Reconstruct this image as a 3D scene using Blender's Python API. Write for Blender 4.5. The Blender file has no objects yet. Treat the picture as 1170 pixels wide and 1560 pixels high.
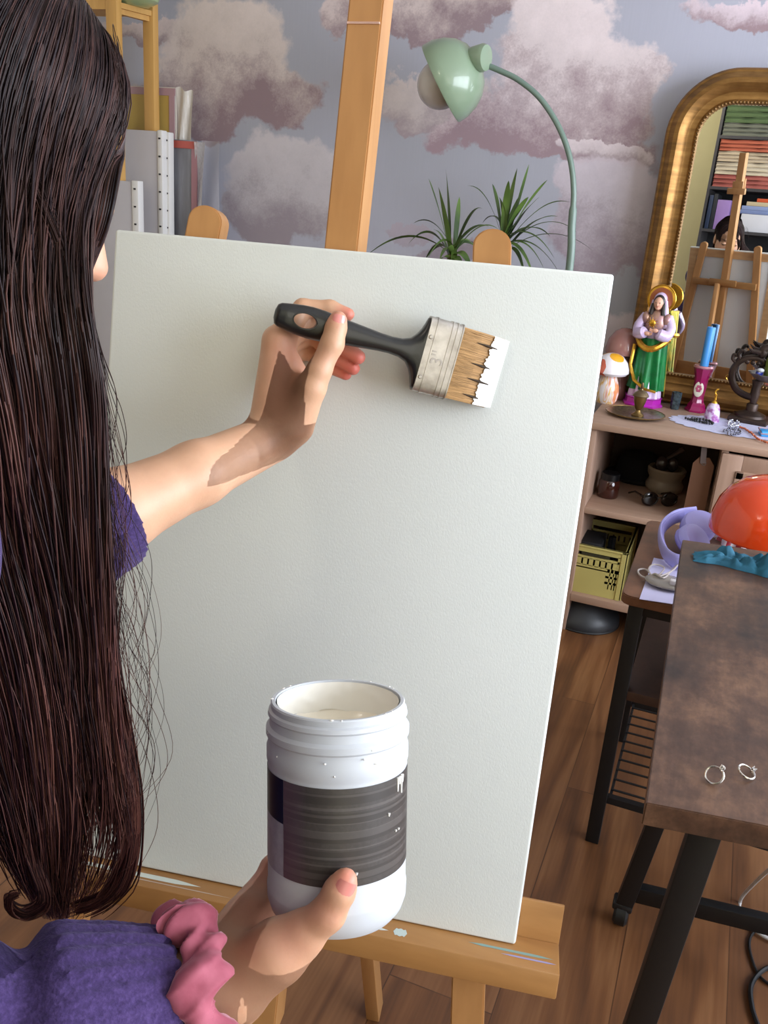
import bpy, bmesh, math, random
import numpy as np
from mathutils import Vector, Matrix, noise as mnoise
random.seed(4)
SC = bpy.context.scene
COL = SC.collection
PI = math.pi

# ------------------------------------------------------------------ camera
FPX, CAMH = 1350.0, 1.32
def cam_axes(yaw, pitch, roll):
    y, p, r = (math.radians(a) for a in (yaw, pitch, roll))
    f = Vector((-math.sin(y)*math.cos(p), math.cos(y)*math.cos(p), -math.sin(p)))
    r0 = Vector((math.cos(y), math.sin(y), 0)); d0 = f.cross(r0)
    return math.cos(r)*r0 - math.sin(r)*d0, math.sin(r)*r0 + math.cos(r)*d0, f
CR, CD, CF = cam_axes(20.3, 20, 4.5)
CC = Vector((0, 0, CAMH))
cd = bpy.data.cameras.new('camera'); co = bpy.data.objects.new('camera', cd); COL.objects.link(co)
cd.sensor_fit = 'VERTICAL'; cd.sensor_height = 36; cd.lens = 36*FPX/1560; cd.clip_start = .02
co.matrix_world = Matrix(((CR.x, -CD.x, -CF.x, 0), (CR.y, -CD.y, -CF.y, 0), (CR.z, -CD.z, -CF.z, CAMH), (0, 0, 0, 1)))
SC.camera = co
def ray(x, y): return CR*((x-585)/FPX) + CD*((y-780)/FPX) + CF
def atd(x, y, d): return CC + ray(x, y)*d
def atY(x, y, Y): r = ray(x, y); return CC + r*(Y/r.y)
def atz(x, y, z): r = ray(x, y); return CC + r*((z-CAMH)/r.z)
def cw(a, b, c): return CC + CR*a + CD*b + CF*c
def proj(p):
    q = Vector(p)-CC; d = q.dot(CF); return 585+FPX*q.dot(CR)/d, 780+FPX*q.dot(CD)/d, d

# ------------------------------------------------------------------ materials
def lin(c):
    c = c.lstrip('#'); v = [int(c[i:i+2], 16)/255 for i in (0, 2, 4)]
    return tuple([x/12.92 if x <= .04045 else ((x+.055)/1.055)**2.4 for x in v]+[1])
class NT:
    def __init__(s, name):
        s.m = bpy.data.materials.new(name); s.m.use_nodes = True; s.t = s.m.node_tree
        s.b = s.t.nodes['Principled BSDF']; s.out = s.t.nodes['Material Output']
    def n(s, typ, **kw):
        x = s.t.nodes.new('ShaderNode'+typ)
        for k, v in kw.items():
            if k.startswith('i_'): x.inputs[k[2:].replace('_', ' ')].default_value = v
            else: setattr(x, k, v)
        return x
    def l(s, a, b): s.t.links.new(a, b)
    def math(s, op, a, b=None, c=None, clamp=False):
        x = s.n('Math', operation=op, use_clamp=clamp)
        for i, v in enumerate((a, b, c)):
            if v is None: continue
            if isinstance(v, (int, float)): x.inputs[i].default_value = v
            else: s.l(v, x.inputs[i])
        return x.outputs[0]
    def mix(s, f, a, b, blend='MIX'):
        x = s.n('Mix', data_type='RGBA', blend_type=blend)
        for sock, v in ((x.inputs[0], f), (x.inputs[6], a), (x.inputs[7], b)):
            if isinstance(v, (int, float)): sock.default_value = v
            elif isinstance(v, tuple): sock.default_value = v
            else: s.l(v, sock)
        return x.outputs[2]
    def coords(s, sc=(1, 1, 1), rot=(0, 0, 0), kind='Object'):
        t = s.n('TexCoord'); mp = s.n('Mapping'); mp.inputs['Scale'].default_value = sc; mp.inputs['Rotation'].default_value = rot
        s.l(t.outputs[kind], mp.inputs['Vector']); return mp.outputs[0]
    def noise(s, vec, scale=5, detail=4, rough=.5, dist=0):
        x = s.n('TexNoise'); x.inputs['Scale'].default_value = scale; x.inputs['Detail'].default_value = detail
        x.inputs['Roughness'].default_value = rough; x.inputs['Distortion'].default_value = dist
        if vec is not None: s.l(vec, x.inputs['Vector'])
        return x
    def ramp(s, f, stops):
        x = s.n('ValToRGB'); e = x.color_ramp.elements
        while len(e) < len(stops): e.new(.5)
        for i, (p, c) in enumerate(stops):
            e[i].position = p; e[i].color = c if isinstance(c, tuple) else lin(c)
        s.l(f, x.inputs[0]); return x.outputs[0]
    def bump(s, h, strength=.3, dist=.002):
        x = s.n('Bump'); x.inputs['Strength'].default_value = strength; x.inputs['Distance'].default_value = dist
        s.l(h, x.inputs['Height']); s.l(x.outputs[0], s.b.inputs['Normal'])
    def set(s, **kw):
        for k, v in kw.items():
            k = k.replace('_', ' ')
            if k in s.b.inputs: s.b.inputs[k].default_value = v
        return s
    def col(s, c):
        if isinstance(c, tuple): s.b.inputs['Base Color'].default_value = c
        else: s.l(c, s.b.inputs['Base Color'])
def mat(name, c, rough=.5, metal=0, c2=None, nscale=8, bump=0, bscale=200, bdist=.001, stretch=(1, 1, 1), **kw):
    n = NT(name); n.set(Roughness=rough, Metallic=metal, **kw)
    if c2:
        v = n.coords(stretch); f = n.noise(v, nscale, 5, .6).outputs[0]
        n.col(n.ramp(f, [(.3, c), (.7, c2)]))
    else:
        v = n.coords(stretch); f = n.noise(v, nscale, 3).outputs[0]
        a = lin(c); n.col(n.mix(f, tuple(x*.94 for x in a[:3])+(1,), tuple(min(1, x*1.06) for x in a[:3])+(1,)))
    if bump:
        n.bump(n.noise(n.coords(), bscale, 3).outputs[0], bump, bdist)
    return n.m
def wood(name, c1, c2, axis='z', scale=7, rough=.5, dark=None, fleck=.5, coat=0):
    n = NT(name); n.set(Roughness=rough, Coat_Weight=coat)
    s = {'x': (.07, 1, 1), 'y': (1, .07, 1), 'z': (1, 1, .07)}[axis]
    v = n.coords(s)
    a = n.noise(v, scale, 5, .6, .6).outputs[0]
    w = n.noise(v, scale*7, 3, .5).outputs[0]
    base = n.ramp(a, [(.3, c1), (.72, c2)])
    fine = n.ramp(w, [(.35, (.78, .74, .7, 1)), (.6, (1, 1, 1, 1))])
    c = n.mix(fleck, base, fine, 'MULTIPLY')
    if dark:
        d = n.noise(n.coords(), 5, 6, .65).outputs[0]
        c = n.mix(n.ramp(d, [(.42, (0, 0, 0, 1)), (.68, (1, 1, 1, 1))]), c, lin(dark))
    n.col(c); n.bump(w, .12, .001)
    return n.m

# ------------------------------------------------------------------ mesh builder
ORI = {}
class MB:
    def __init__(s, M=None): s.bm = bmesh.new(); s.M = M or Matrix()
    def _x(s, vs, M=None):
        T = s.M @ M if M is not None else s.M
        for v in vs: v.co = T @ v.co
    def box(s, c, size, bevel=0, seg=2, M=None):
        b = bmesh.new(); bmesh.ops.create_cube(b, size=1)
        for v in b.verts: v.co = Vector((v.co.x*size[0], v.co.y*size[1], v.co.z*size[2]))
        if bevel: bmesh.ops.bevel(b, geom=b.edges[:], offset=bevel, segments=seg, affect='EDGES', profile=.5)
        for v in b.verts: v.co += Vector(c)
        s.join(b, M); return s
    def join(s, b, M=None):
        T = s.M @ M if M is not None else s.M
        mp = {}
        for v in b.verts: mp[v.index if False else v] = s.bm.verts.new(T @ v.co)
        for f in b.faces:
            try: g = s.bm.faces.new([mp[v] for v in f.verts]); g.material_index = f.material_index
            except ValueError: pass
        b.free()
    def mm(s, lo, hi, bevel=0, M=None):
        return s.box([(a+b)/2 for a, b in zip(lo, hi)], [b-a for a, b in zip(lo, hi)], bevel, 2, M)
    def ell(s, c, r, seg=24, M=None, lon=None):
        b = bmesh.new(); bmesh.ops.create_uvsphere(b, u_segments=seg, v_segments=max(6, seg*2//3), radius=1)
        for v in b.verts: v.co = Vector((v.co.x*r[0], v.co.y*r[1], v.co.z*r[2])) + Vector(c)
        s.join(b, M); return s
    def lathe(s, prof, seg=40, M=None, a0=0, a1=2*PI, cap=True, wob=None):
        b = bmesh.new(); full = abs(a1-a0-2*PI) < 1e-6; n = seg if full else seg+1
        rows = []
        for k, (r, z) in enumerate(prof):
            if r < 1e-6: rows.append([b.verts.new((0, 0, z))]); continue
            row = []
            for i in range(n):
                a = a0+(a1-a0)*i/seg; rr = r*(wob(a, k) if wob else 1)
                row.append(b.verts.new((rr*math.cos(a), rr*math.sin(a), z)))
            rows.append(row)
        for p, q in zip(rows, rows[1:]):
            for i in range(seg):
                j = (i+1) % n
                if len(p) == 1 and len(q) == 1: continue
                if len(p) == 1: b.faces.new((p[0], q[i], q[j]))
                elif len(q) == 1: b.faces.new((p[i], q[0], p[j]))
                else: b.faces.new((p[i], q[i], q[j], p[j]))
        if cap and full:
            for row in (rows[0], rows[-1]):
                if len(row) > 2:
                    try: b.faces.new(row)
                    except ValueError: pass
        bmesh.ops.recalc_face_normals(b, faces=b.faces[:])
        s.join(b, M); return s
    def tube(s, pts, r, seg=8, closed=False, M=None, flat=1.0):
        pts = [Vector(p) for p in pts]; n = len(pts); rs = r if isinstance(r, (list, tuple)) else [r]*n
        b = bmesh.new(); rows = []; nrm = None
        for i in range(n):
            t = (pts[(i+1) % n]-pts[i-1]) if closed else (pts[min(i+1, n-1)]-pts[max(i-1, 0)])
            t = t.normalized() if t.length > 1e-9 else Vector((0, 0, 1))
            if nrm is None:
                nrm = t.orthogonal().normalized()
            else:
                nrm = nrm - t*nrm.dot(t); nrm = nrm.normalized() if nrm.length > 1e-6 else t.orthogonal().normalized()
            bn = t.cross(nrm)
            rows.append([b.verts.new(pts[i]+(nrm*math.cos(2*PI*k/seg)+bn*math.sin(2*PI*k/seg)*flat)*rs[i]) for k in range(seg)])
        m = n if closed else n-1
        for i in range(m):
            p, q = rows[i], rows[(i+1) % n]
            for k in range(seg): b.faces.new((p[k], p[(k+1) % seg], q[(k+1) % seg], q[k]))
        if not closed:
            b.faces.new(rows[0][::-1]); b.faces.new(rows[-1])
        s.join(b, M); return s
    def prism(s, poly, t0, t1, M=None, bevel=0):
        b = bmesh.new()
        lo = [b.verts.new((x, y, t0)) for x, y in poly]; hi = [b.verts.new((x, y, t1)) for x, y in poly]
        b.faces.new(lo[::-1]); b.faces.new(hi); n = len(poly)
        for i in range(n): b.faces.new((lo[i], lo[(i+1) % n], hi[(i+1) % n], hi[i]))
        bmesh.ops.recalc_face_normals(b, faces=b.faces[:])
        if bevel: bmesh.ops.bevel(b, geom=[e for e in b.edges if e.calc_face_angle(0) > .6], offset=bevel, segments=2, affect='EDGES')
        s.join(b, M); return s
    def bar(s, a, c, w, t, up=(0, 0, 1), bevel=0):
        a = Vector(a); c = Vector(c); z = (c-a).normalized(); x = Vector(up).cross(z)
        x = x.normalized() if x.length > 1e-4 else z.orthogonal().normalized(); y = z.cross(x)
        M = Matrix((x, y, z)).transposed().to_4x4(); M.translation = (a+c)/2
        return s.box((0, 0, 0), (w, t, (c-a).length), bevel, 2, M)
    def grid(s, fn, nu, nv, closeu=False):
        rows = [[s.bm.verts.new(s.M @ Vector(fn(i/(nu if closeu else nu-1), j/(nv-1)))) for i in range(nu)] for j in range(nv)]
        for j in range(nv-1):
            for i in range(nu if closeu else nu-1):
                k = (i+1) % nu; s.bm.faces.new((rows[j][i], rows[j][k], rows[j+1][k], rows[j+1][i]))
        return s
    def build(s, name, m, parent=None, smooth=35, origin=None):
        me = bpy.data.meshes.new(name); o = bpy.data.objects.new(name, me); COL.objects.link(o)
        if parent is not None:
            org = ORI[parent]; o.parent = parent; ORI[o] = org
        else:
            if origin is None:
                vs = [v.co for v in s.bm.verts]
                origin = Vector(((min(v.x for v in vs)+max(v.x for v in vs))/2, (min(v.y for v in vs)+max(v.y for v in vs))/2, min(v.z for v in vs)))
            org = Vector(origin); o.location = org; ORI[o] = org
        for v in s.bm.verts: v.co -= org
        bmesh.ops.recalc_face_normals(s.bm, faces=s.bm.faces[:]) if getattr(s, 'fixn', False) else None
        s.bm.to_mesh(me); s.bm.free()
        for mm in (m if isinstance(m, (list, tuple)) else [m]): me.materials.append(mm)
        if smooth and len(me.polygons):
            me.polygons.foreach_set('use_smooth', [True]*len(me.polygons)); me.set_sharp_from_angle(angle=math.radians(smooth))
        return o
def rawmesh(name, v, f, m, parent=None, origin=(0, 0, 0), smooth=True):
    org = ORI[parent] if parent is not None else Vector(origin)
    me = bpy.data.meshes.new(name); v = np.asarray(v, np.float64)-np.array(org); f = np.asarray(f, np.int32)
    k = f.shape[1]
    me.vertices.add(len(v)); me.vertices.foreach_set('co', v.astype(np.float32).ravel())
    me.loops.add(f.size); me.loops.foreach_set('vertex_index', f.ravel())
    me.polygons.add(len(f)); me.polygons.foreach_set('loop_start', np.arange(0, f.size, k, dtype=np.int32))
    me.update(calc_edges=True)
    if smooth: me.polygons.foreach_set('use_smooth', np.ones(len(f), bool))
    for mm in (m if isinstance(m, (list, tuple)) else [m]): me.materials.append(mm)
    o = bpy.data.objects.new(name, me); COL.objects.link(o); ORI[o] = org
    if parent is not None: o.parent = parent
    else: o.location = org
    return o
def tag(o, label, cat, group=None, kind=None):
    o['label'] = label; o['category'] = cat
    if group: o['group'] = group
    if kind: o['kind'] = kind
    return o
def thing(name, label, cat, loc, group=None):
    o = bpy.data.objects.new(name, None); COL.objects.link(o); o.empty_display_size = .05
    o.location = Vector(loc); ORI[o] = Vector(loc); return tag(o, label, cat, group)
def struct(o): o['kind'] = 'structure'; return o
def frame(o, x, y, z):
    M = Matrix((Vector(x), Vector(y), Vector(z))).transposed().to_4x4(); M.translation = Vector(o); return M
def interp(t, pts):
    if t <= pts[0][0]: return pts[0][1]
    for (a, x), (b, y) in zip(pts, pts[1:]):
        if t <= b: return x+(y-x)*(t-a)/(b-a)
    return pts[-1][1]
def smooth_path(pts, n=8):
    pts = [Vector(p) for p in pts]; out = []
    for i in range(len(pts)-1):
        p0 = pts[max(i-1, 0)]; p1 = pts[i]; p2 = pts[i+1]; p3 = pts[min(i+2, len(pts)-1)]
        for k in range(n):
            t = k/n
            out.append(.5*((2*p1)+(p2-p0)*t+(2*p0-5*p1+4*p2-p3)*t*t+(3*p1-p0-3*p2+p3)*t**3))
    out.append(pts[-1]); return out

# ------------------------------------------------------------------ room
XL, XR, YB, YF, ZC = -3.0, 2.3, 3.26, -1.75, 2.7
def wallpaper():
    n = NT('cloud_wallpaper'); n.set(Roughness=.75)
    g = n.n('NewGeometry'); sp = n.n('SeparateXYZ'); n.l(g.outputs['Position'], sp.inputs[0])
    X, Z = sp.outputs[0], sp.outputs[2]
    nz = n.noise(g.outputs['Position'], 2.6, 9, .62).outputs['Color']
    s2 = n.n('SeparateColor'); n.l(nz, s2.inputs[0])
    vz = n.n('TexVoronoi', feature='SMOOTH_F1'); vz.inputs['Scale'].default_value = 7; vz.inputs['Smoothness'].default_value = .6; n.l(g.outputs['Position'], vz.inputs['Vector'])
    bil = vz.outputs['Distance']
    dx = n.math('MULTIPLY', n.math('SUBTRACT', s2.outputs[0], .5), .5)
    dz = n.math('MULTIPLY', n.math('SUBTRACT', s2.outputs[1], .5), .42)
    XX = n.math('ADD', X, dx); ZZ = n.math('ADD', Z, dz)
    soft = n.noise(g.outputs['Position'], 7, 7, .65).outputs[0]
    spk = n.noise(g.outputs['Position'], 160, 3, .7).outputs[0]
    big = n.noise(g.outputs['Position'], .9, 2).outputs[0]
    c = n.ramp(big, [(.35, '#a6a7b1'), (.65, '#b7b8c8')])
    lineny = n.noise(n.coords((1, 1, .03), kind='Object'), 220, 2).outputs[0]
    c = n.mix(.25, c, n.ramp(lineny, [(.3, (.88, .88, .88, 1)), (.7, (1, 1, 1, 1))]), 'MULTIPLY')
    # each cloud: list of blobs in pixels (x, y, rx, ry), then body / base colours and density
    clouds = [
        ([(690, 25, 150, 36), (560, 18, 60, 30)], '#bfa9a6', '#8f727b', 1),
        ([(270, 45, 110, 22)], '#b9a39d', '#8a6f76', .9),
        ([(345, 95, 105, 95), (300, 160, 110, 52), (420, 150, 70, 58)], '#bba9a1', '#8b6c74', 1),
        ([(435, 290, 85, 70), (400, 340, 60, 40)], '#b0a5a8', '#8b767f', .8),
        ([(660, 140, 80, 34)], '#bba9a4', '#9a8086', .85),
        ([(850, 105, 105, 105), (930, 150, 75, 75), (760, 190, 110, 40), (840, 215, 150, 34)], '#c9b6ba', '#987683', 1),
        ([(930, 225, 60, 18)], '#c4b2b9', '#9d7f8b', .9),
        ([(940, 300, 85, 60), (900, 370, 70, 60), (980, 400, 60, 50)], '#b5a5b2', '#8f7584', .85),
        ([(1130, 20, 85, 26)], '#bda6b2', '#98757f', 1),
        ([(640, 352, 40, 14), (700, 395, 60, 14)], '#968393', '#82697a', .7),
        ([(60, 120, 120, 60), (20, 320, 110, 70)], '#b9a6a0', '#8a6d74', .9),
        ([(820, -60, 170, 50), (350, -110, 200, 60)], '#bfaead', '#8f727b', 1),
        ([(600, 560, 160, 60), (330, 520, 160, 60), (950, 560, 80, 60)], '#b5a4ab', '#8d7480', .9)]
    for blobs, ctop, cbot, dens in clouds:
        m = None; zb, zt = 9, -9
        for (px, py, rx, ry) in blobs:
            p = atY(px, py, YB); q = atY(px+rx, py, YB); r = atY(px, py-ry, YB)
            ax, az = abs(q.x-p.x)*1.12, abs(r.z-p.z)*1.12
            zb = min(zb, p.z-az); zt = max(zt, p.z+az)
            ux = n.math('DIVIDE', n.math('SUBTRACT', XX, p.x), ax); uz = n.math('DIVIDE', n.math('SUBTRACT', ZZ, p.z), az)
            d = n.math('SUBTRACT', 1, n.math('ADD', n.math('MULTIPLY', ux, ux), n.math('MULTIPLY', uz, uz)))
            m = d if m is None else n.math('MAXIMUM', m, d)
        m2 = n.math('ADD', m, n.math('MULTIPLY', n.math('SUBTRACT', .45, bil), .25))
        mk = n.math('MULTIPLY', n.math('MULTIPLY_ADD', m2, 4.0, .2, True), dens)
        t = n.math('DIVIDE', n.math('SUBTRACT', ZZ, zb), (zt-zb))
        t = n.math('ADD', t, n.math('MULTIPLY', n.math('SUBTRACT', soft, .5), 1.1))
        t = n.math('ADD', t, n.math('MULTIPLY', n.math('SUBTRACT', spk, .5), .35))
        b1, b2 = lin(ctop), lin(cbot)
        b1, b2 = tuple(x*1.22 for x in b1[:3])+(1,), tuple(x*1.12 for x in b2[:3])+(1,); ds = lambda c: tuple(.62*x+.38*(sum(c[:3])/3) for x in c[:3])+(1,); b1, b2 = ds(b1), ds(b2); b1 = tuple(x*1.06 for x in b1[:3])+(1,); b2 = tuple(x*1.08 for x in b2[:3])+(1,); up = tuple(min(1, x*1.16) for x in b1[:3])+(1,)
        c = n.mix(mk, c, n.ramp(t, [(.18, b2), (.42, tuple((x+y)/2 for x, y in zip(b1, b2))), (.6, b1), (.95, up)]))
    n.col(c); n.bump(n.noise(n.coords(), 260, 2).outputs[0], .06, .0006)
    return n.m
def floor_mat():
    n = NT('laminate_floor'); n.set(Roughness=.42)
    v = n.coords((1, 1, 1), (0, 0, PI/2))
    br = n.n('TexBrick'); n.l(v, br.inputs['Vector'])
    for k, x in (('Scale', 1), ('Mortar Size', .0012), ('Brick Width', 1.1), ('Row Height', .19), ('Bias', 0)): br.inputs[k].default_value = x
    br.inputs['Color1'].default_value = (0, 0, 0, 1); br.inputs['Color2'].default_value = (1, 1, 1, 1); br.inputs['Mortar'].default_value = (.5, .5, .5, 1); br.offset = .37
    off = n.n('VectorMath', operation='MULTIPLY_ADD'); n.l(br.outputs[0], off.inputs[0]); off.inputs[1].default_value = (7, 3, 5); n.l(n.coords((1, .12, 1)), off.inputs[2])
    nz = n.noise(off.outputs[0], 3.5, 3, .5, .4).outputs[0]
    rings = n.math('SINE', n.math('MULTIPLY', nz, 60))
    fine = n.noise(n.coords((1, .04, 1)), 130, 3).outputs[0]
    f = n.math('ADD', n.math('MULTIPLY', rings, .18), n.math('ADD', n.math('MULTIPLY', fine, .5), n.math('MULTIPLY', nz, .5)))
    c = n.ramp(f, [(.2, '#53341f'), (.5, '#70482a'), (.85, '#8c623f')])
    c = n.mix(n.math('MULTIPLY', br.outputs[0], .35), c, lin('#7a5236'))
    c = n.mix(n.math('MULTIPLY', br.outputs['Fac'], .7), c, lin('#3b2315'))
    n.col(c); n.bump(fine, .05, .001); return n.m
M_wall = mat('painted_wall', '#d9d3c6', .8, bump=.05, bscale=120)
M_yell = mat('yellow_wall', '#e6dfae', .8, bump=.05, bscale=120)
M_ceil = mat('ceiling_paint', '#e4e2dc', .85)
def slab(name, lo, hi, m): return struct(MB().mm(lo, hi).build(name, m, smooth=0))
slab('floor', (XL-.1, YF-.1, -.1), (XR+.1, YB+.1, 0), floor_mat())
slab('ceiling', (XL-.1, YF-.1, ZC), (XR+.1, YB+.1, ZC+.1), M_ceil)
slab('wall_back', (XL-.1, YB, 0), (XR+.1, YB+.1, ZC), wallpaper())
slab('wall_left', (XL-.1, YF, 0), (XL, YB, ZC), M_wall)
slab('wall_rear', (XL-.1, YF-.1, 0), (XR+.1, YF, ZC), M_yell)
# right wall with a wide window opening
WY0, WY1, WZ0, WZ1 = -.5, 2.95, .8, 2.45
w = MB()
w.mm((XR, YF, 0), (XR+.1, YB, WZ0)); w.mm((XR, YF, WZ1), (XR+.1, YB, ZC)); w.mm((XR, YF, WZ0), (XR+.1, WY0, WZ1)); w.mm((XR, WY1, WZ0), (XR+.1, YB, WZ1))
struct(w.build('wall_right', M_wall, smooth=0))
M_whitep = mat('white_gloss_paint', '#e8e8e6', .35)
w = MB()
for y in (WY0, (2*WY0+WY1)/3, (WY0+2*WY1)/3, WY1): w.mm((XR+.02, y-.025, WZ0), (XR+.07, y+.025, WZ1))
for z in (WZ0, WZ1): w.mm((XR+.02, WY0, z-.025), (XR+.07, WY1, z+.025))
w.mm((XR-.12, WY0-.05, WZ0-.03), (XR+.02, WY1+.05, WZ0))
struct(w.build('window_1', M_whitep, smooth=0))
struct(MB().mm((XL, YB-.012, 0), (XR, YB, .07), .003).build('baseboard_back', M_whitep, smooth=0))
def area(name, loc, target, sx, sy, power, col):
    l = bpy.data.lights.new(name, 'AREA'); l.shape = 'RECTANGLE'; l.size = sx; l.size_y = sy; l.energy = power; l.color = col
    o = bpy.data.objects.new(name, l); COL.objects.link(o); o.location = loc
    o.rotation_euler = (Vector(target)-Vector(loc)).to_track_quat('-Z', 'Y').to_euler(); return o
area('window_daylight', (XR+.12, (WY0+WY1)/2, (WZ0+WZ1)/2), (XL, (WY0+WY1)/2, 1.4), WY1-WY0, WZ1-WZ0, 210, (.83, .89, 1))
area('rear_fill', (1.15, YF+.03, 1.6), (-.3, 2.5, .9), 2.2, 1.8, 20, (1, .97, .93))  # added fill from behind the camera; the rear wall has no window
_l = bpy.data.lights.new('warm_fill', 'POINT'); _l.energy = 15; _l.shadow_soft_size = .14; _l.color = (1, .91, .78)  # added warm fill to brighten the rear wall and bookcase, no fixture
_o = bpy.data.objects.new('warm_fill', _l); COL.objects.link(_o); _o.location = (-1.25, -.75, 2.45)
WLD = bpy.data.worlds.new('sky'); SC.world = WLD; WLD.use_nodes = True
WLD.node_tree.nodes['Background'].inputs[0].default_value = (.75, .85, 1, 1); WLD.node_tree.nodes['Background'].inputs[1].default_value = 1.0
SC.view_settings.view_transform = 'Standard'; SC.view_settings.look = 'None'; SC.view_settings.exposure = 0.0; SC.view_settings.gamma = 1
SC.cycles.max_bounces = 8; SC.cycles.diffuse_bounces = 4; SC.cycles.caustics_reflective = False; SC.cycles.caustics_refractive = False
SC.cycles.use_denoising = True

# ------------------------------------------------------------------ canvas + easel
_tl, _tr, _br, _bl = cw(-.281, -.291, .905), cw(.208, -.223, .828), cw(.147, .466, .947), cw(-.342, .398, 1.024)
EU = (_tr-_tl+_br-_bl); EU.z = 0; EU.normalize(); EV = (_tl-_bl+_tr-_br); EV = (EV-EU*EV.dot(EU)).normalized(); EW = EU.cross(EV)
EO = (_tl+_tr+_br+_bl)/4-EV*.35
EM = frame(EO, EU, EV, EW)
def onw(px, py, w):            # point where the sight line meets the plane lying w in front of the canvas
    r = ray(px, py); t = (EO+EW*w-CC).dot(EW)/r.dot(EW); return CC+r*t
def uv(px, py, w):
    p = onw(px, py, w)-EO; return p.dot(EU), p.dot(EV)
n = NT('primed_canvas'); n.set(Roughness=.62)
n.col(n.ramp(n.noise(n.coords(), 3, 2).outputs[0], [(.3, '#d7dcd8'), (.7, '#dce0dd')]))
_w = n.noise(n.coords((1, 1, .55)), 620, 2, .6).outputs[0]; n.bump(_w, .14, .0012); M_canvas = n.m
M_pine = wood('pine_stretcher', '#c39a6b', '#d9b483', 'x', 9)
M_staple = mat('staple_dark', '#3b3a3c', .4, .8)
cv = thing('canvas', 'large blank white canvas standing on the wooden easel', 'canvas', EO)
CT = .019
MB(EM).box((0, .35, -CT/2), (.5, .7, CT), .003, 3).build('painted_cloth', M_canvas, cv)
for (a, b, c, d) in ((-.246, .006, .246, .046), (-.246, .654, .246, .694)): MB(EM).mm((a, b, -CT-.004), (c, d, -CT+.001)).build('stretcher_bar', M_pine, cv)
for s in (-1, 1): MB(EM).mm((s*.226-.02, .046, -CT-.004), (s*.226+.02, .654, -CT+.001)).build('stretcher_bar', M_pine, cv)
for v in (.02, .105, .2, .3, .41, .52, .62): MB(EM).mm((.2495, v-.005, -CT+.0005), (.2512, v+.005, -CT+.0035)).build('staple', M_staple, cv)
M_beech = wood('varnished_beech', '#b07e4b', '#c18f5a', 'z', 9, .42, fleck=.35, coat=.15)
M_beechx = wood('varnished_beech_rail', '#9a6b3b', '#ac7e4a', 'x', 9, .42, fleck=.45, coat=.15)
es = thing('easel', 'beech studio easel holding the blank white canvas', 'easel', (EO.x, EO.y+.2, 0))
def legbar(b, u0, v0, u1, v1, wd, w0, w1, rnd=True):
    # a bar from (u0,v0) bottom to (u1,v1) top in the canvas plane, rounded at its top
    d = Vector((u1-u0, v1-v0)); L = d.length; d /= L; p = Vector((-d.y, d.x))
    pts = [Vector((u0, v0))+p*wd/2, Vector((u0, v0))-p*wd/2]
    if rnd:
        c = Vector((u1, v1))-d*wd*.42
        for k in range(13): a = -PI/2+PI*k/12; pts.append(c-p*math.sin(-a)*wd/2*-1*-1 if False else c+p*(math.sin(a)*wd/2)+d*(math.cos(a)*wd*.42))
    else: pts += [Vector((u1, v1))-p*wd/2, Vector((u1, v1))+p*wd/2]
    b.prism([(q.x, q.y) for q in pts], w0, w1, bevel=.0015)
lw0, lw1 = -.048, -.024
zfl = lambda v: EO.z+v*EV.z
vfloor = -EO.z/EV.z
ul, vl = uv(316, 313, lw1); ur, vr = uv(750, 348, lw1); ulb, vlb = uv(104, 1400, lw1); urb, vrb = uv(712, 1520, lw1)
for (u, v, ub, vb) in ((ul, vl, ulb, vlb), (ur, vr, urb, vrb)):
    k = (vfloor+.0-v)/(vb-v); b = MB(EM); legbar(b, u+(ub-u)*k, vfloor+.004, u, v, .037, lw0, lw1); b.build('front_leg', M_beech, es)
um0, vm0 = uv(519, 379, lw1+.004); um1, vm1 = uv(558, 0, lw1+.004)
sl = (um1-um0)/(vm1-vm0); vtop = 1.2
b = MB(EM); legbar(b, um0+sl*(-.2-vm0), -.2, um0+sl*(vtop-vm0), vtop, .034, lw0-.018, lw1+.004, False); b.build('mast', M_beech, es)
umast = lambda v: um0+sl*(v-vm0)
b = MB(EM); legbar(b, umast(.865)-.016, .9128, umast(.865)+.016, .9140, .0012, lw1+.0038, lw1+.0043, False); b.build('paint_mark', mat('pale_paint_mark', '#e0b8a6', .6), es)
b = MB(EM); b.mm((umast(1.02)-.028, 1.0, lw0-.022), (umast(1.02)+.028, 1.06, lw0-.006), .002); b.mm((umast(1.02)-.05, .995, lw0-.03), (umast(1.02)+.045, 1.025, lw0-.008), .002); b.mm((umast(1.04)-.02, 1.01, lw1+.004), (umast(1.04)+.02, 1.07, lw1+.024), .002)
b.build('mast_clamp', M_beech, es)
MB(EM).mm((ul-.03, .505, lw0-.02), (ur+.03, .54, lw0), .002).build('cross_rail', M_beechx, es)
MB(EM).mm((umast(.53)-.075, .515, lw0-.034), (umast(.53)+.075, .548, lw0-.02), .002).build('hinge_block', M_beechx, es)
foot = atz(571, 1541, 0)
hp = EM @ Vector((umast(.5)-.02, .525, lw0-.045))
MB().bar((foot.x, foot.y, .0), hp, .036, .022, EU, .0015).build('rear_leg', M_beech, es)
tr = uv(855, 1470, .03)[0]; tl = -.285
b = MB(EM); b.mm((tl, -.042, -.0235), (tr, .044, -.0195), .001); b.build('tray_back_board', M_beechx, es)
MB(EM).mm((tl, -.030, -.0193), (tr, -.0005, .032), .0018).build('canvas_tray', M_beechx, es)
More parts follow.
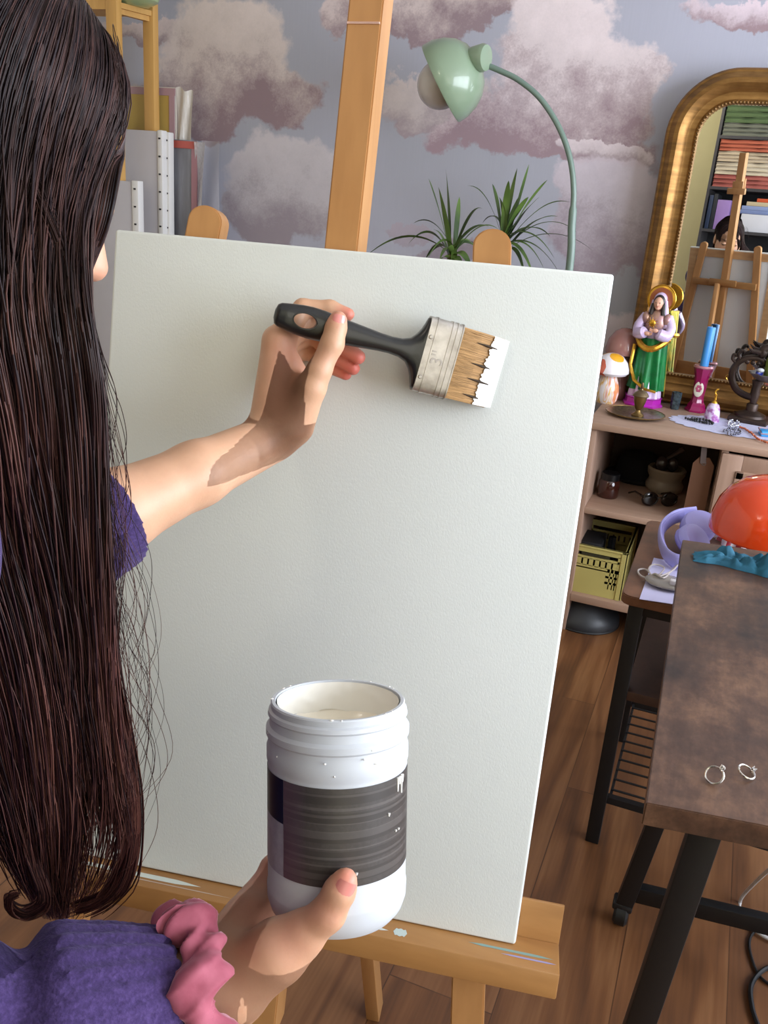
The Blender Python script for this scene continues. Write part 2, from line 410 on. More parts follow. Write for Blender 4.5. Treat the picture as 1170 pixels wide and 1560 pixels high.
for (a, c, w0, w1, hexc) in ((-.02, .085, .008, .013, '#9fb6ae'), (.07, .115, .017, .021, '#d7dcd8'), (.12, .135, .012, .024, '#c3d2cf'), (.2, tr-.006, .008, .012, '#86a5a0'), (.235, tr-.003, .016, .0185, '#a09ccb'), (-.27, -.1, .009, .016, '#c9cfc6'), (-.26, -.06, .02, .0215, '#b7a293')):
    q = MB(EM); k = 24
    q.grid(lambda i, j, a=a, c=c, w0=w0, w1=w1: (a+(c-a)*i, -.0003, (w0+w1)/2+(j-.5)*(w1-w0)*min(1, 6*i, 6*(1-i))*(1+.25*mnoise.noise((i*5, 0, a*50)))), k, 3)
    q.build('paint_streak', mat('paint_streak', hexc, .5), es)
# ------------------------------------------------------------------ paint brush
BA = onw(418, 477, .078); BB = onw(761, 571, .005)
bx_ = (BB-BA); BL = bx_.length; bx_.normalize(); by_ = (EW.cross(bx_)).normalized(); bz_ = bx_.cross(by_)
BM = frame(BA, bx_, by_, bz_)      # x along brush, y across its width (towards the top of the picture), z towards the viewer
S = BL/.996
hw = [(0, .004), (.006, .0085), (.02, .0108), (.06, .0125), (.11, .0141), (.15, .0147), (.2, .0143), (.28, .0122), (.36, .0105), (.45, .0085), (.5, .0080), (.545, .0088), (.58, .0116), (.6, .0165), (.615, .0225), (.625, .029), (.632, .0345), (.645, .0352)]
ht = [(0, .004), (.01, .0075), (.05, .0085), (.15, .0088), (.3, .0098), (.5, .0088), (.6, .0090), (.645, .0098)]
def loft(b, s0, s1, hw, ht, n=48, seg=28, p=2.6, off=None):
    bm = bmesh.new(); rows = []
    for i in range(n+1):
        s = s0+(s1-s0)*i/n; a, c = interp(s, hw), interp(s, ht); o = off(s) if off else 0
        row = []
        for k in range(seg):
            t = 2*PI*k/seg; ct, st = math.cos(t), math.sin(t)
            row.append(bm.verts.new((s*BL, o+a*abs(ct)**(2/p)*math.copysign(1, ct), c*abs(st)**(2/p)*math.copysign(1, st))))
        rows.append(row)
    for q, r in zip(rows, rows[1:]):
        for k in range(seg): bm.faces.new((q[k], q[(k+1) % seg], r[(k+1) % seg], r[k]))
    bm.faces.new(rows[0][::-1]); bm.faces.new(rows[-1])
    bmesh.ops.recalc_face_normals(bm, faces=bm.faces[:]); b.join(bm); return b
br = thing('paintbrush', 'wide flat paintbrush with black handle pressed to the canvas, tips loaded white', 'paintbrush', BA)
M_blk = mat('black_plastic', '#1c1c1d', .3, Coat_Weight=.2)
h = loft(MB(BM), 0, .645, hw, ht, 90).build('handle', M_blk, br, 60)
cut = MB(BM); cut.lathe([(.0068, -.03), (.0068, .03)], 32, Matrix.Translation((.128*BL, .0005, 0)) @ Matrix.Diagonal((1.6, 1, 1, 1))); cut = cut.build('cut', M_blk, br)
md = h.modifiers.new('b', 'BOOLEAN'); md.operation = 'DIFFERENCE'; md.object = cut; md.solver = 'EXACT'
bpy.context.view_layer.update(); ev = h.evaluated_get(bpy.context.evaluated_depsgraph_get()); nm = bpy.data.meshes.new_from_object(ev)
h.modifiers.clear(); h.data = nm; nm.name = 'handle'; bpy.data.objects.remove(cut)
nm.polygons.foreach_set('use_smooth', [True]*len(nm.polygons)); nm.set_sharp_from_angle(angle=math.radians(50))
rim = MB(BM); rim.tube([(.128*BL+.0112*math.cos(t), .0005+.0071*math.sin(t), interp(.128, ht)+.0000) for t in [2*PI*k/32 for k in range(32)]], .0006, 6, True)
rim.build('hole_rim', M_blk, br)
M_fer = mat('tinned_steel', '#c2bdb7', .32, .85, '#98928b', 60, bump=.08, bscale=300)
fe = loft(MB(BM), .638, .785, [(.63, .0357), (.8, .0357)], [(.63, .0103), (.8, .0103)], 4, 48, 6).build('ferrule', M_fer, br)
for s in (.668, .735, .757, .781): 
    b = MB(BM); loft(b, s-.0022, s+.0022, [(0, .0364)], [(0, .0109)], 2, 48, 6); b.build('crimp_ridge', M_fer, fe)
for s, y in ((.652, .017), (.652, -.021)): MB(BM).lathe([(0, .0113), (.0014, .0113), (.0019, .0108), (.0019, .0100), (0, .0100)], 14, Matrix.Translation((s*BL, y, 0))).build('rivet', M_fer, fe)
tc = bpy.data.curves.new('t', 'FONT'); tc.body = '3"'; tc.size = .017; tc.extrude = .0003; tc.align_x = 'CENTER'; tc.align_y = 'CENTER'
to = bpy.data.objects.new('t', tc); COL.objects.link(to); bpy.context.view_layer.update()
tm = bpy.data.meshes.new_from_object(to.evaluated_get(bpy.context.evaluated_depsgraph_get())); bpy.data.objects.remove(to)
b = MB(BM @ Matrix.Translation((.706*BL, -.0005, .0106)) @ Matrix.Rotation(PI/2, 4, 'Z')); t_ = bmesh.new(); t_.from_mesh(tm); b.join(t_)
b.build('size_mark', mat('stamped_mark', '#a39d97', .4, .6), fe)
n = NT('tan_bristles'); n.set(Roughness=.55)
v = n.coords((.04, 1, 1), (0, 0, 0)); 
n.col(lin('#a87d42')); M_bris = n.m
# bristles: clumped tapered filaments over a solid tapered core
b = MB(BM)
loft(b, .78, .97, [(.78, .0335), (.97, .0325)], [(.78, .0088), (.9, .0062), (.97, .003)], 8, 40, 5)
M_bris2 = mat('tan_bristle_core', '#8f6a36', .6, c2='#b3874a', nscale=500, stretch=(1, 1, 1))
core = b.build('bristle_core', M_bris2, br)
b = MB(BM); rr = random.Random(3)
gaps = [.022, .003, -.011, -.026]
for i in range(900):
    y = rr.uniform(-.0338, .0338); zf = 1 if rr.random() < .78 else -1
    s1 = .965+rr.uniform(-.01, .012); y1 = y*.97+rr.gauss(0, .0009)
    for g in gaps:
        if abs(y-g) < .004: y1 += math.copysign(.0013, y-g)*(1-abs(y-g)/.004)
    pts = [(BL*.78, y, zf*.0086), (BL*.87, (y+y1)/2, zf*.0074), (BL*s1, y1, zf*rr.uniform(.0026, .0046))]
    b.tube(pts, [.00042, .0004, .0002], 4)
n = NT('tan_bristle'); n.set(Roughness=.5); n.col(n.ramp(n.n('NewGeometry').outputs['Random Per Island'], [(.0, '#7d5c2e'), (.35, '#a67c43'), (.8, '#c0935a')])); b.build('bristles', n.m, br)
# white paint loaded tips, with a jagged edge
b = MB(BM)
def tipf(i, j, sd):
    y = (i-.5)*.0672; jag = .915+.010*mnoise.noise((i*31, 2, 0))+.008*mnoise.noise((i*9, 7, 0))+.012*(i-.5)
    for g in gaps: jag += .010*max(0, 1-abs(y-g)/.0016)
    s = jag+(1.0-jag)*j
    return (BL*s, y*(1-.03*j), sd*(interp(s, [(.86, .0083), (.93, .0066), (.98, .0040), (1, .0006)])+.0006))
for sd in (1, -1): b.grid(lambda i, j, sd=sd: tipf(i, j, sd), 120, 10)
M_wet = mat('wet_white_paint', '#eceae4', .25, Coat_Weight=.3)
b.build('paint_load', M_wet, br)
for y, L in ((.0235, .05), (.004, .045), (-.0105, .055), (-.026, .04)):
    b = MB(BM); b.tube([(BL*.855, y, .0083), (BL*(.88+L*.6), y-.0006, .0078), (BL*(.90+L), y-.0012, .0058)], [.0003, .0013, .0007], 5); b.build('bristle_split_shade', mat('split_shade', '#3a2c1c', .8), br)  # dark strand stands in for the shade inside each bristle gap

# ------------------------------------------------------------------ paint jar
JB = atd(513, 1381, .587); JT = atd(515, 1064, .572)
jz = (JT-JB); JL = jz.length; jz.normalize(); jx = CR-jz*CR.dot(jz); jx.normalize(); jy = jz.cross(jx)
JM = frame(JB, jx, jy, jz)      # y points away from the viewer
R0 = .0452
jar = thing('paint_jar', 'open white plastic jar of white primer with dark label, held in the hand', 'jar', JB)
M_jar = mat('white_plastic', '#c0c4c9', .45, Subsurface_Weight=.0)
pr = [(0, .002), (.036, 0), (.040, .0015), (.0435, .006), (.0455, .0125), (R0*1.012, .019), (R0*1.012, .0205), (R0*1.0, .0222), (R0, JL-.040), (R0*1.0, JL-.0385), (R0*1.015, JL-.0365), (R0*1.015, JL-.029), (R0*.995, JL-.0265), (R0*.995, JL-.022), (R0*1.022, JL-.0205), (R0*1.022, JL-.0165), (R0*.975, JL-.0145), (R0*.965, JL-.0095), (R0*.995, JL-.008), (R0*.985, JL-.0055), (R0*.95, JL-.0045), (R0*.955, JL-.001), (R0*.94, JL), (R0*.895, JL), (R0*.885, JL-.002), (R0*.885, JL-.035), (0, JL-.035)]
MB(JM).lathe(pr, 72).build('body', M_jar, jar, 28)
b = MB(JM)
def paintf(i, j):
    a = 2*PI*i; r = R0*.884*j; z = JL-.026+.001*mnoise.noise((math.cos(a)*2*j, math.sin(a)*2*j, 1))+(.006*max(0, j-.93)/.07)
    return (r*math.cos(a), r*math.sin(a), z)
b.grid(paintf, 64, 24, True); b.build('primer', mat('cream_primer', '#ece4d2', .3, Coat_Weight=.2), jar)
b = MB(JM)
def smear(i, j):
    a = 2*PI*i; z = JL-.001-(.020+.006*mnoise.noise((math.cos(a)*3, math.sin(a)*3, 0)))*j
    r = R0*.884-.0006-.0008*max(0, mnoise.noise((math.cos(a)*6, math.sin(a)*6, z*160)))
    return (r*math.cos(a), r*math.sin(a), z)
b.grid(smear, 90, 12, True); b.build('inner_smear', mat('wet_primer', '#e9e6dd', .28, Coat_Weight=.25), jar)
rr = random.Random(8)
for k in range(20):
    a = rr.uniform(0, 2*PI); q = rr.random()
    if q < .6: r, z = R0*.94, JL
    else: r, z = R0*1.02, JL-.0165-rr.random()*.02; a = rr.uniform(PI*1.1, PI*1.9)
    b = MB(JM); b.ell((r*math.cos(a), r*math.sin(a), z), (rr.uniform(.0004, .0013), rr.uniform(.0004, .0013), rr.uniform(.0003, .0007)), 8); b.build('paint_drip', M_wet, jar)
h0, h1 = JL*.268, JL*.708
def sector(name, a0, a1, z0, z1, m, par, dr=.0003):
    b = MB(JM); b.grid(lambda i, j: ((R0+dr)*math.cos(a0+(a1-a0)*i), (R0+dr)*math.sin(a0+(a1-a0)*i), z0+(z1-z0)*j), 48, 6); return b.build(name, m, par)
F = -PI/2
n = NT('dark_label_paper'); n.set(Roughness=.38)
v = n.coords(); sp = n.n('SeparateXYZ'); 
mp = n.n('VectorMath', operation='DOT_PRODUCT'); n.l(v, mp.inputs[0]); mp.inputs[1].default_value = jz
zz = mp.outputs['Value']
st = n.math('SINE', n.math('MULTIPLY', zz, 520)); nl = n.noise(v, 90, 3).outputs[0]
row = n.noise(None, 1, 2); cb = n.n('CombineXYZ'); n.l(n.math('MULTIPLY', zz, 190), cb.inputs[2]); n.l(cb.outputs[0], row.inputs['Vector'])
f = n.math('MULTIPLY', n.math('GREATER_THAN', row.outputs[0], .53), n.math('ADD', .55, n.math('MULTIPLY', nl, .6)))
fine = n.math('MULTIPLY', n.math('GREATER_THAN', st, .2), n.noise(n.coords((1, 1, 1)), 420, 2).outputs[0])
dx = n.n('VectorMath', operation='DOT_PRODUCT'); n.l(v, dx.inputs[0]); dx.inputs[1].default_value = jx
c = n.mix(n.math('ADD', n.math('MULTIPLY', f, .5), n.math('MULTIPLY', fine, .35)), lin('#3d3936'), lin('#625d5a'))
purp = n.math('MULTIPLY', n.math('MULTIPLY_ADD', dx.outputs['Value'], -45, -.75, True), .75)
c = n.mix(purp, c, lin('#6e5166')); n.col(c); M_lab = n.m
lab = sector('label', F-math.radians(44), F+math.radians(88), h0, h1, M_lab, jar)
sector('label_navy_block', F-math.radians(95), F-math.radians(44.2), h0+(h1-h0)*.545, h1, mat('navy_print', '#10142c', .35), lab)
sector('label_grey_block', F-math.radians(95), F-math.radians(44.2), h0, h0+(h1-h0)*.545, mat('grey_print', '#8f8c98', .4, c2='#a5a3ad', nscale=120), lab)
for a, z, L in ((58, h1-.001, .009), (61, h1-.001, .005), (64, h1-.0005, .012), (66, h1-.001, .005), (47, h1-.021, .002), (56, h0+.028, .0012), (60, h0+.028, .0012), (18, h0+.009, .0015)):
    t = F+math.radians(a); r = R0+.0006
    b = MB(JM); b.tube([(r*math.cos(t), r*math.sin(t), z), (r*math.cos(t), r*math.sin(t), z-L)], [.0009, .0005], 6); b.build('paint_drip', M_wet, jar)
# ================================================================== furniture and things behind
def local(px, py, z, rot=0, Y=None):
    p = atz(px, py, z) if Y is None else atY(px, py, Y)
    k = (p-CC).dot(CF)/2.997      # sizes were measured on the photograph at 1:450
    return p, Matrix.Translation(p) @ Matrix.Rotation(rot, 4, 'Z') @ Matrix.Scale(k, 4)
RX = lambda a: Matrix.Rotation(a, 4, 'X'); RY = lambda a: Matrix.Rotation(a, 4, 'Y'); RZ = lambda a: Matrix.Rotation(a, 4, 'Z'); TR = lambda *a: Matrix.Translation(a)
# ---------------------------------------------------------------- sideboard
M_oak = wood('limed_oak', '#a58672', '#b89a86', 'x', 8, .5, fleck=.3)
M_oakz = wood('limed_oak_upright', '#a08270', '#b49683', 'z', 8, .5, fleck=.3)
M_oakdk = mat('sideboard_back', '#5b4a42', .7)
SY, ST, SX0, SX1 = 2.68, .706, -.346, .78
SYB = 3.235
sb = thing('sideboard', 'long pale oak sideboard with open shelves below the gold mirror', 'sideboard', ((SX0+SX1)/2, (SY+SYB)/2, 0))
MB().mm((SX0-.012, SY-.012, ST-.022), (SX1+.02, SYB, ST), .003).build('top', M_oak, sb)
ydiv = .035
for x in (SX0, ydiv, SX1-.02): MB().mm((x, SY+.004, .0), (x+.02, SYB, ST-.022), .0015).build('side_panel', M_oakz, sb)
MB().mm((SX0+.02, SYB-.012, .12), (SX1-.02, SYB-.004, ST-.022)).build('back_panel', M_oakdk, sb)
MB().mm((SX0+.02, SY+.006, .411), (ydiv, SYB-.012, .431), .0015).build('shelf', M_oak, sb)
MB().mm((SX0+.02, SY+.003, .108), (ydiv, SYB-.012, .133), .0015).build('shelf', M_oak, sb)
MB().mm((ydiv+.02, SY+.003, .108), (SX1-.02, SYB-.012, .133), .0015).build('shelf', M_oak, sb)
dx0, dx1, dz0, dz1 = ydiv+.004, .40, .138, ST-.03
d = MB(); fw = .058
for lo, hi in (((dx0, dz0), (dx0+fw, dz1)), ((dx1-fw, dz0), (dx1, dz1)), ((dx0+fw, dz0), (dx1-fw, dz0+fw)), ((dx0+fw, dz1-fw), (dx1-fw, dz1))): d.mm((lo[0], SY-.016, lo[1]), (hi[0], SY+.004, hi[1]), .0015)
door = d.build('door', M_oakz, sb)
d = MB(); q = fw-.014
for lo, hi in (((dx0+q, dz0+q), (dx0+fw+.012, dz1-q)), ((dx1-fw-.012, dz0+q), (dx1-q, dz1-q)), ((dx0+q, dz0+q), (dx1-q, dz0+fw+.012)), ((dx0+q, dz1-fw-.012), (dx1-q, dz1-q))): d.mm((lo[0], SY-.022, lo[1]), (hi[0], SY+.002, hi[1]), .004)
d.build('door_moulding', M_oak, door)
n = NT('cane_webbing'); n.set(Roughness=.6); v = n.coords((1, 1, 1)); w1 = n.n('TexWave', wave_type='BANDS', bands_direction='X'); w1.inputs['Scale'].default_value = 55; n.l(v, w1.inputs[0])
w2 = n.n('TexWave', wave_type='BANDS', bands_direction='Z'); w2.inputs['Scale'].default_value = 55; n.l(v, w2.inputs[0])
n.col(n.ramp(n.math('MAXIMUM', w1.outputs[1], w2.outputs[1]), [(.45, '#2b221a'), (.75, '#9a8464')])); M_cane = n.m
MB().mm((dx0+fw, SY-.004, dz0+fw), (dx1-fw, SY, dz1-fw)).build('cane_panel', M_cane, door)
d2 = MB(); d2.mm((dx1+.006, SY-.016, dz0), (SX1-.004, SY+.004, dz1), .002); d2.build('door', M_oakz, sb)

# ---------------------------------------------------------------- mirror
NOSE = atd(160, 412, .644)
FACE = NOSE + Vector((0, 0, .045))
mp0 = atY(1113, 372, 3.135)
mn = ((CC-mp0).normalized()+(FACE-mp0).normalized()).normalized()
mv = (Vector((0, 0, 1))-mn*mn.z).normalized(); mu = mv.cross(mn)
def onm(px, py): r = ray(px, py); t = (mp0-CC).dot(mn)/r.dot(mn); return CC+r*t
def muv(px, py): p = onm(px, py)-mp0; return p.dot(mu), p.dot(mv)
def mref(px, py, Y):
    p = onm(px, py); r = ray(px, py); r = r-mn*2*r.dot(mn); return p+r*((Y-p.y)/r.y)
ml = muv(994, 320)[0]; mt = muv(1135, 103)[1]; mb = (ST-mp0.z)/mv.z+.004
mw = .86; mcx = ml+mw/2
def mpath(inset, ncor=14, rad=.20):
    x0, x1, y0, y1 = ml+inset, ml+mw-inset, mb+inset, mt-inset; r = max(.02, rad-inset); pts = [(x0, y0)]
    for k in range(ncor+1): a = PI-(PI/2)*k/ncor; pts.append((x0+r+r*math.cos(a), y1-r+r*math.sin(a)))
    for k in range(ncor+1): a = PI/2-(PI/2)*k/ncor; pts.append((x1-r+r*math.cos(a), y1-r+r*math.sin(a)))
    pts.append((x1, y0)); return pts
MM = frame(mp0, mu, mv, mn)
mir = thing('mirror', 'large gold arched-corner mirror leaning on the pale oak sideboard', 'mirror', mp0+mu*mcx+mv*mb)
prof = [(0, -.03), (0, .004), (.006, .012), (.012, .013), (.018, .020), (.030, .031), (.044, .034), (.056, .028), (.064, .018), (.068, .012), (.074, .010), (.088, .011), (.094, .016), (.100, .016), (.102, .004), (.102, -.03)]
bm_ = bmesh.new(); rows = [[bm_.verts.new((x, y, z)) for (x, y) in mpath(i)] for i, z in prof]
for a, c in zip(rows, rows[1:]+rows[:1]):
    k = len(a)
    for i in range(k): bm_.faces.new((a[i], a[(i+1) % k], c[(i+1) % k], c[i]))
bmesh.ops.recalc_face_normals(bm_, faces=bm_.faces[:])
n = NT('antique_gilt'); n.set(Roughness=.46, Metallic=.7)
v = n.coords(); a = n.noise(v, 5, 6, .65).outputs[0]; ao = n.noise(n.coords((1, 1, 8)), 9, 4, .6).outputs[0]
n.col(n.ramp(n.math('ADD', n.math('MULTIPLY', a, .6), n.math('MULTIPLY', ao, .4)), [(.3, '#4d3820'), (.5, '#8c6636'), (.72, '#b98f55')])); n.bump(a, .15, .003); M_gilt = n.m
b = MB(MM); b.join(bm_); b.build('gilt_frame', M_gilt, mir, 25)
b = MB(MM)
pp = mpath(.097); per = []; acc = 0
for i in range(len(pp)):
    a, c = Vector(pp[i]), Vector(pp[(i+1) % len(pp)]); L = (c-a).length; s = -acc % .0105
    while s < L: per.append(a+(c-a)*(s/L)); s += .0105
    acc += L
for q in per: b.ell((q.x, q.y, .016), (.0048, .0048, .0045), 8)
b.build('beading', mat('dark_gilt_beads', '#7d5f3a', .4, .7), mir)
b = MB(MM); b.bm.faces.new([b.bm.verts.new(MM @ Vector((x, y, .002))) for x, y in mpath(.100)])
n = NT('silvered_glass'); n.set(Roughness=.0, Metallic=1); n.col((.86, .87, .86, 1)); b.build('glass', n.m, mir, 0)

# ---------------------------------------------------------------- things on the sideboard
Z0 = ST+.0005
def prt(M, name, m, par, fn, smooth=40): b = MB(M); fn(b); return b.build(name, m, par, smooth)
M_gold = mat('bright_gold', '#d9a640', .25, .9); M_brass = mat('aged_brass', '#8f7446', .35, .85, '#6b5531', 20)
# saint figure
p, L = local(978, 616, Z0, math.radians(-8)); k = .00222
sf = thing('saint_figurine', 'painted saint figurine in green robe with gold halo, on the sideboard', 'figurine', p)
M_mag = mat('magenta_gloss', '#a3259b', .25); M_grn = mat('emerald_lacquer', '#137a3c', .22, .25, '#0d5a2e', 30); M_lil = mat('pearl_lilac', '#c9b0d8', .25, .15, '#d8c7e2', 40)
prt(L, 'base', M_mag, sf, lambda b: (b.lathe([(0, 0), (.066, 0), (.068, .006), (.060, .012), (.060, .026), (.064, .030), (.0, .031)], 8)))
def robe(b, rx, ry, h0, h1, top, folds, ph=0, amp=.09, lean=0):
    def fn(i, j):
        a = 2*PI*i; z = h0+(h1-h0)*j; t = j; w = (1-t)*1+t*top
        w *= 1+amp*(1-.7*t)*math.sin(folds*a+ph+1.5*t)
        return (rx*w*math.cos(a)+lean*t, ry*w*math.sin(a), z)
    b.grid(fn, 64, 16, True)
prt(L, 'robe', M_lil, sf, lambda b: robe(b, .052, .042, .029, .30, .50, 9, 0))
prt(L, 'green_mantle', M_grn, sf, lambda b: robe(b, .056, .046, .055, .225, .80, 8, 1.1, .12, .002))
prt(L, 'gold_sash', M_gold, sf, lambda b: (b.tube([(.048*math.cos(a), .040*math.sin(a)-.004, .222-.030*max(0, -math.sin(a))**2) for a in [2*PI*i/28 for i in range(28)]], .0105, 8, True), b.tube([(-.052, -.026, .20), (-.055, -.026, .13), (-.030, -.046, .085), (.010, -.053, .062), (.045, -.04, .055)], [.006, .006, .006, .005, .004], 6)))
prt(L, 'torso', mat('rose_bronze', '#a07a86', .3, .35, '#b08a6a', 60), sf, lambda b: (b.ell((0, 0, .268), (.036, .028, .052)), b.ell((-.034, -.004, .285), (.016, .018, .022)), b.ell((.034, -.004, .285), (.016, .018, .022))))
for s in (-1, 1): prt(L, 'sleeve', M_lil, sf, lambda b: b.tube(smooth_path([(s*.036, 0, .295), (s*.052, -.012, .262), (s*.046, -.034, .238), (s*.018, -.050, .246)], 4), [.015]*4+[.016]*4+[.019]*4+[.012], 12))
for s in (-1, 1): prt(L, 'hand', mat('figurine_skin', '#d9a58c', .45), sf, lambda b: (b.ell((s*.012, -.054, .248+.006*s), (.011, .006, .007)), [b.tube([(s*.006, -.056, .246+.006*s+q*.003), (s*-.005, -.058, .250+.006*s+q*.003)], [.0022, .0014], 5) for q in (-1, 0, 1)]))
prt(L, 'heart_emblem', M_gold, sf, lambda b: (b.ell((-.004, -.040, .275), (.011, .005, .012)), [b.tube([(-.004, -.042, .275), (-.004+.02*math.cos(a), -.042, .275+.02*math.sin(a))], [.0018, .0006], 5) for a in [2*PI*i/12 for i in range(12)]]))
hd = prt(L, 'head', mat('figurine_face', '#dba98f', .45), sf, lambda b: (b.ell((0, -.012, .336), (.0155, .017, .022)), b.ell((0, -.029, .333), (.003, .004, .005), 10), b.tube([(0, -.004, .325), (0, 0, .30)], .010, 10), b.ell((0, -.022, .322), (.008, .006, .006), 10)))
for s in (-1, 1): prt(L, 'eye', mat('figurine_eye', '#3a2620', .3), hd, lambda b: b.ell((s*.006, -.0275, .339), (.0026, .0014, .0014), 8))
prt(L, 'mouth', mat('figurine_lips', '#b4584e', .4), hd, lambda b: b.ell((0, -.0285, .3255), (.0036, .0015, .0013), 8))
prt(L, 'hair', mat('figurine_hair', '#241813', .4), sf, lambda b: (b.ell((0, -.004, .339), (.0195, .019, .026)), b.tube([(-.016, -.012, .335), (-.019, -.014, .30)], [.007, .008], 8), b.tube([(.016, -.012, .335), (.019, -.014, .30)], [.007, .008], 8)))
prt(L, 'veil', M_lil, sf, lambda b: (b.ell((0, .004, .346), (.0215, .019, .025)), b.tube([(.019, -.002, .345), (.026, -.004, .30), (.038, -.008, .26)], [.006, .010, .013], 8), b.tube([(-.019, -.002, .345), (-.024, 0, .30), (-.034, .002, .26)], [.006, .009, .010], 8)))
prt(L, 'halo', M_gold, sf, lambda b: (b.lathe([(0, 0), (.044, 0), (.047, .003), (.044, .005), (0, .004)], 40, TR(0, .018, .348) @ RX(PI/2)), b.tube([(.045*math.cos(a), .014, .348+.045*math.sin(a)) for a in [2*PI*i/40 for i in range(40)]], .0022, 6, True)))
prt(L, 'halo_disc', mat('halo_copper', '#b06a4c', .3, .6), sf, lambda b: b.lathe([(0, 0), (.037, 0), (.037, .002), (0, .002)], 40, TR(0, .0135, .348) @ RX(PI/2)))
prt(L, 'cloak', mat('gold_green_cloak', '#b08a2e', .3, .7, '#3c6a2e', 25), sf, lambda b: b.grid(lambda i, j: (.062*math.cos(PI*.02+PI*.96*i)*(1-.35*j)*(1+.06*math.sin(i*40)), .010+.045*math.sin(PI*i)*(1-.35*j), .035+.27*j), 40, 12))
# glass mushroom lamps
M_mush = NT('spotted_opal_glass'); n = M_mush; n.set(Roughness=.12, Coat_Weight=.3)
vo = n.n('TexVoronoi'); vo.inputs['Scale'].default_value = 17; n.l(n.coords((1, 1, .8)), vo.inputs['Vector']); sc = n.n('SeparateColor'); n.l(vo.outputs['Color'], sc.inputs[0])
spot = n.math('LESS_THAN', n.math('ADD', vo.outputs['Distance'], n.math('MULTIPLY', n.noise(n.coords(), 30, 2).outputs[0], .15)), .53)
n.col(n.mix(spot, lin('#e6e0e4'), n.ramp(sc.outputs[0], [(.5, '#e3a52a'), (.52, '#cf6650')]))); M_mush = n.m
p, L = local(922, 613, Z0)
ms = thing('mushroom_lamp', 'white glass mushroom lamp with orange and yellow spots, at the canvas edge', 'lamp', p)
n = NT('streaked_opal_glass'); n.set(Roughness=.12, Coat_Weight=.3)
n.col(n.ramp(n.noise(n.coords((1, 1, .15)), 45, 2).outputs[0], [(.42, '#e6e0e4'), (.5, '#e0b04a'), (.56, '#e6e0e4'), (.66, '#d98a5c')])); M_str = n.m
prt(L, 'stem', M_str, ms, lambda b: b.lathe([(0, 0), (.030, 0), (.037, .012), (.040, .035), (.036, .06), (.028, .082), (.022, .10), (0, .10)], 36))
prt(L, 'cap', M_mush, ms, lambda b: b.lathe([(0, .098), (.030, .096), (.054, .098), (.061, .106), (.060, .118), (.052, .140), (.036, .158), (.018, .166), (0, .168)], 40))
p, L = local(937, 606, Z0)
ms = thing('mushroom_lamp', 'tall dusky pink glass mushroom lamp behind the spotted one', 'lamp', p)
M_pk = mat('dusky_pink_glass', '#9c6d66', .2, Coat_Weight=.3)
prt(L, 'stem', M_pk, ms, lambda b: b.lathe([(0, 0), (.032, 0), (.036, .02), (.028, .09), (.020, .15), (0, .15)], 32))
prt(L, 'cap', M_pk, ms, lambda b: b.lathe([(0, .145), (.035, .143), (.056, .150), (.059, .165), (.052, .195), (.034, .222), (.015, .233), (0, .235)], 36))
# plate with incense cup
p, L = local(967, 633, Z0)
pl = thing('plate', 'round engraved brass plate near the front edge of the sideboard', 'plate', p)
prt(L, 'dish', mat('engraved_brass', '#a08d78', .33, .8, '#65523f', 120, bump=.1, bscale=300), pl, lambda b: b.lathe([(0, .002), (.06, .002), (.072, .004), (.094, .011), (.098, .0115), (.094, .008), (.07, .0), (0, .0)], 56))
prt(L, 'rim_scallop', M_brass, pl, lambda b: b.tube([((.097+.0012*math.cos(24*a))*math.cos(a), (.097+.0012*math.cos(24*a))*math.sin(a), .0112) for a in [2*PI*i/96 for i in range(96)]], .0016, 6, True))
p, L = local(971, 633, Z0+.0025)
cu = thing('brass_goblet', 'small lidded brass goblet standing on the engraved plate', 'goblet', p)
prt(L, 'cup', M_brass, cu, lambda b: b.lathe([(0, 0), (.021, 0), (.021, .003), (.010, .012), (.008, .019), (.013, .026), (.020, .05), (.0225, .066), (.0, .066)], 32))
prt(L, 'lid', mat('brass_lid', '#77664d', .35, .85), cu, lambda b: b.lathe([(0, .066), (.026, .066), (.027, .069), (.022, .078), (.012, .085), (.005, .088), (.004, .092), (.006, .096), (.003, .112), (0, .113)], 32))
# small dark cup
p, L = local(1027, 623, Z0); cu = MB(L); cu.lathe([(0, 0), (.014, 0), (.0165, .036), (.0165, .058), (.0145, .058), (.0135, .008), (0, .006)], 6)
tag(cu.build('shot_glass', mat('dark_marbled_glass', '#15191b', .15, 0, '#4a5a60', 90), None), 'small dark marbled faceted cup right of the saint figurine', 'cup')
# candlestick + candle
p, L = local(1059, 626, Z0)
cs = thing('candlestick', 'magenta porcelain candlestick with flower panel, holding a blue candle', 'candlestick', p)
M_cer = mat('magenta_porcelain', '#8c1050', .15, Coat_Weight=.4)
prt(L, 'base', M_cer, cs, lambda b: b.lathe([(0, 0), (.036, 0), (.036, .006), (.030, .012), (.028, .022), (.022, .032), (0, .032)], 6))
prt(L, 'column', M_cer, cs, lambda b: b.lathe([(0, .031), (.022, .031), (.0185, .045), (.0215, .09), (.0225, .115), (.029, .138), (.031, .146), (0, .146)], 8))
prt(L, 'rim', mat('gilt_pink_rim', '#b98087', .25, .4), cs, lambda b: b.lathe([(.014, .146), (.031, .146), (.033, .150), (.030, .155), (.015, .154), (.014, .149)], 28, cap=False))
med = prt(L, 'flower_panel', mat('ivory_glaze', '#cfcabb', .2), cs, lambda b: b.ell((-.002, -.0188, .077), (.0155, .0035, .026), 24))
prt(L, 'flower', mat('rose_print', '#a8486a', .3), med, lambda b: [b.ell((-.002+.006*math.cos(a), -.0226, .080+.008*math.sin(a)), (.0045, .0008, .005), 8) for a in [2*PI*i/6 for i in range(6)]])
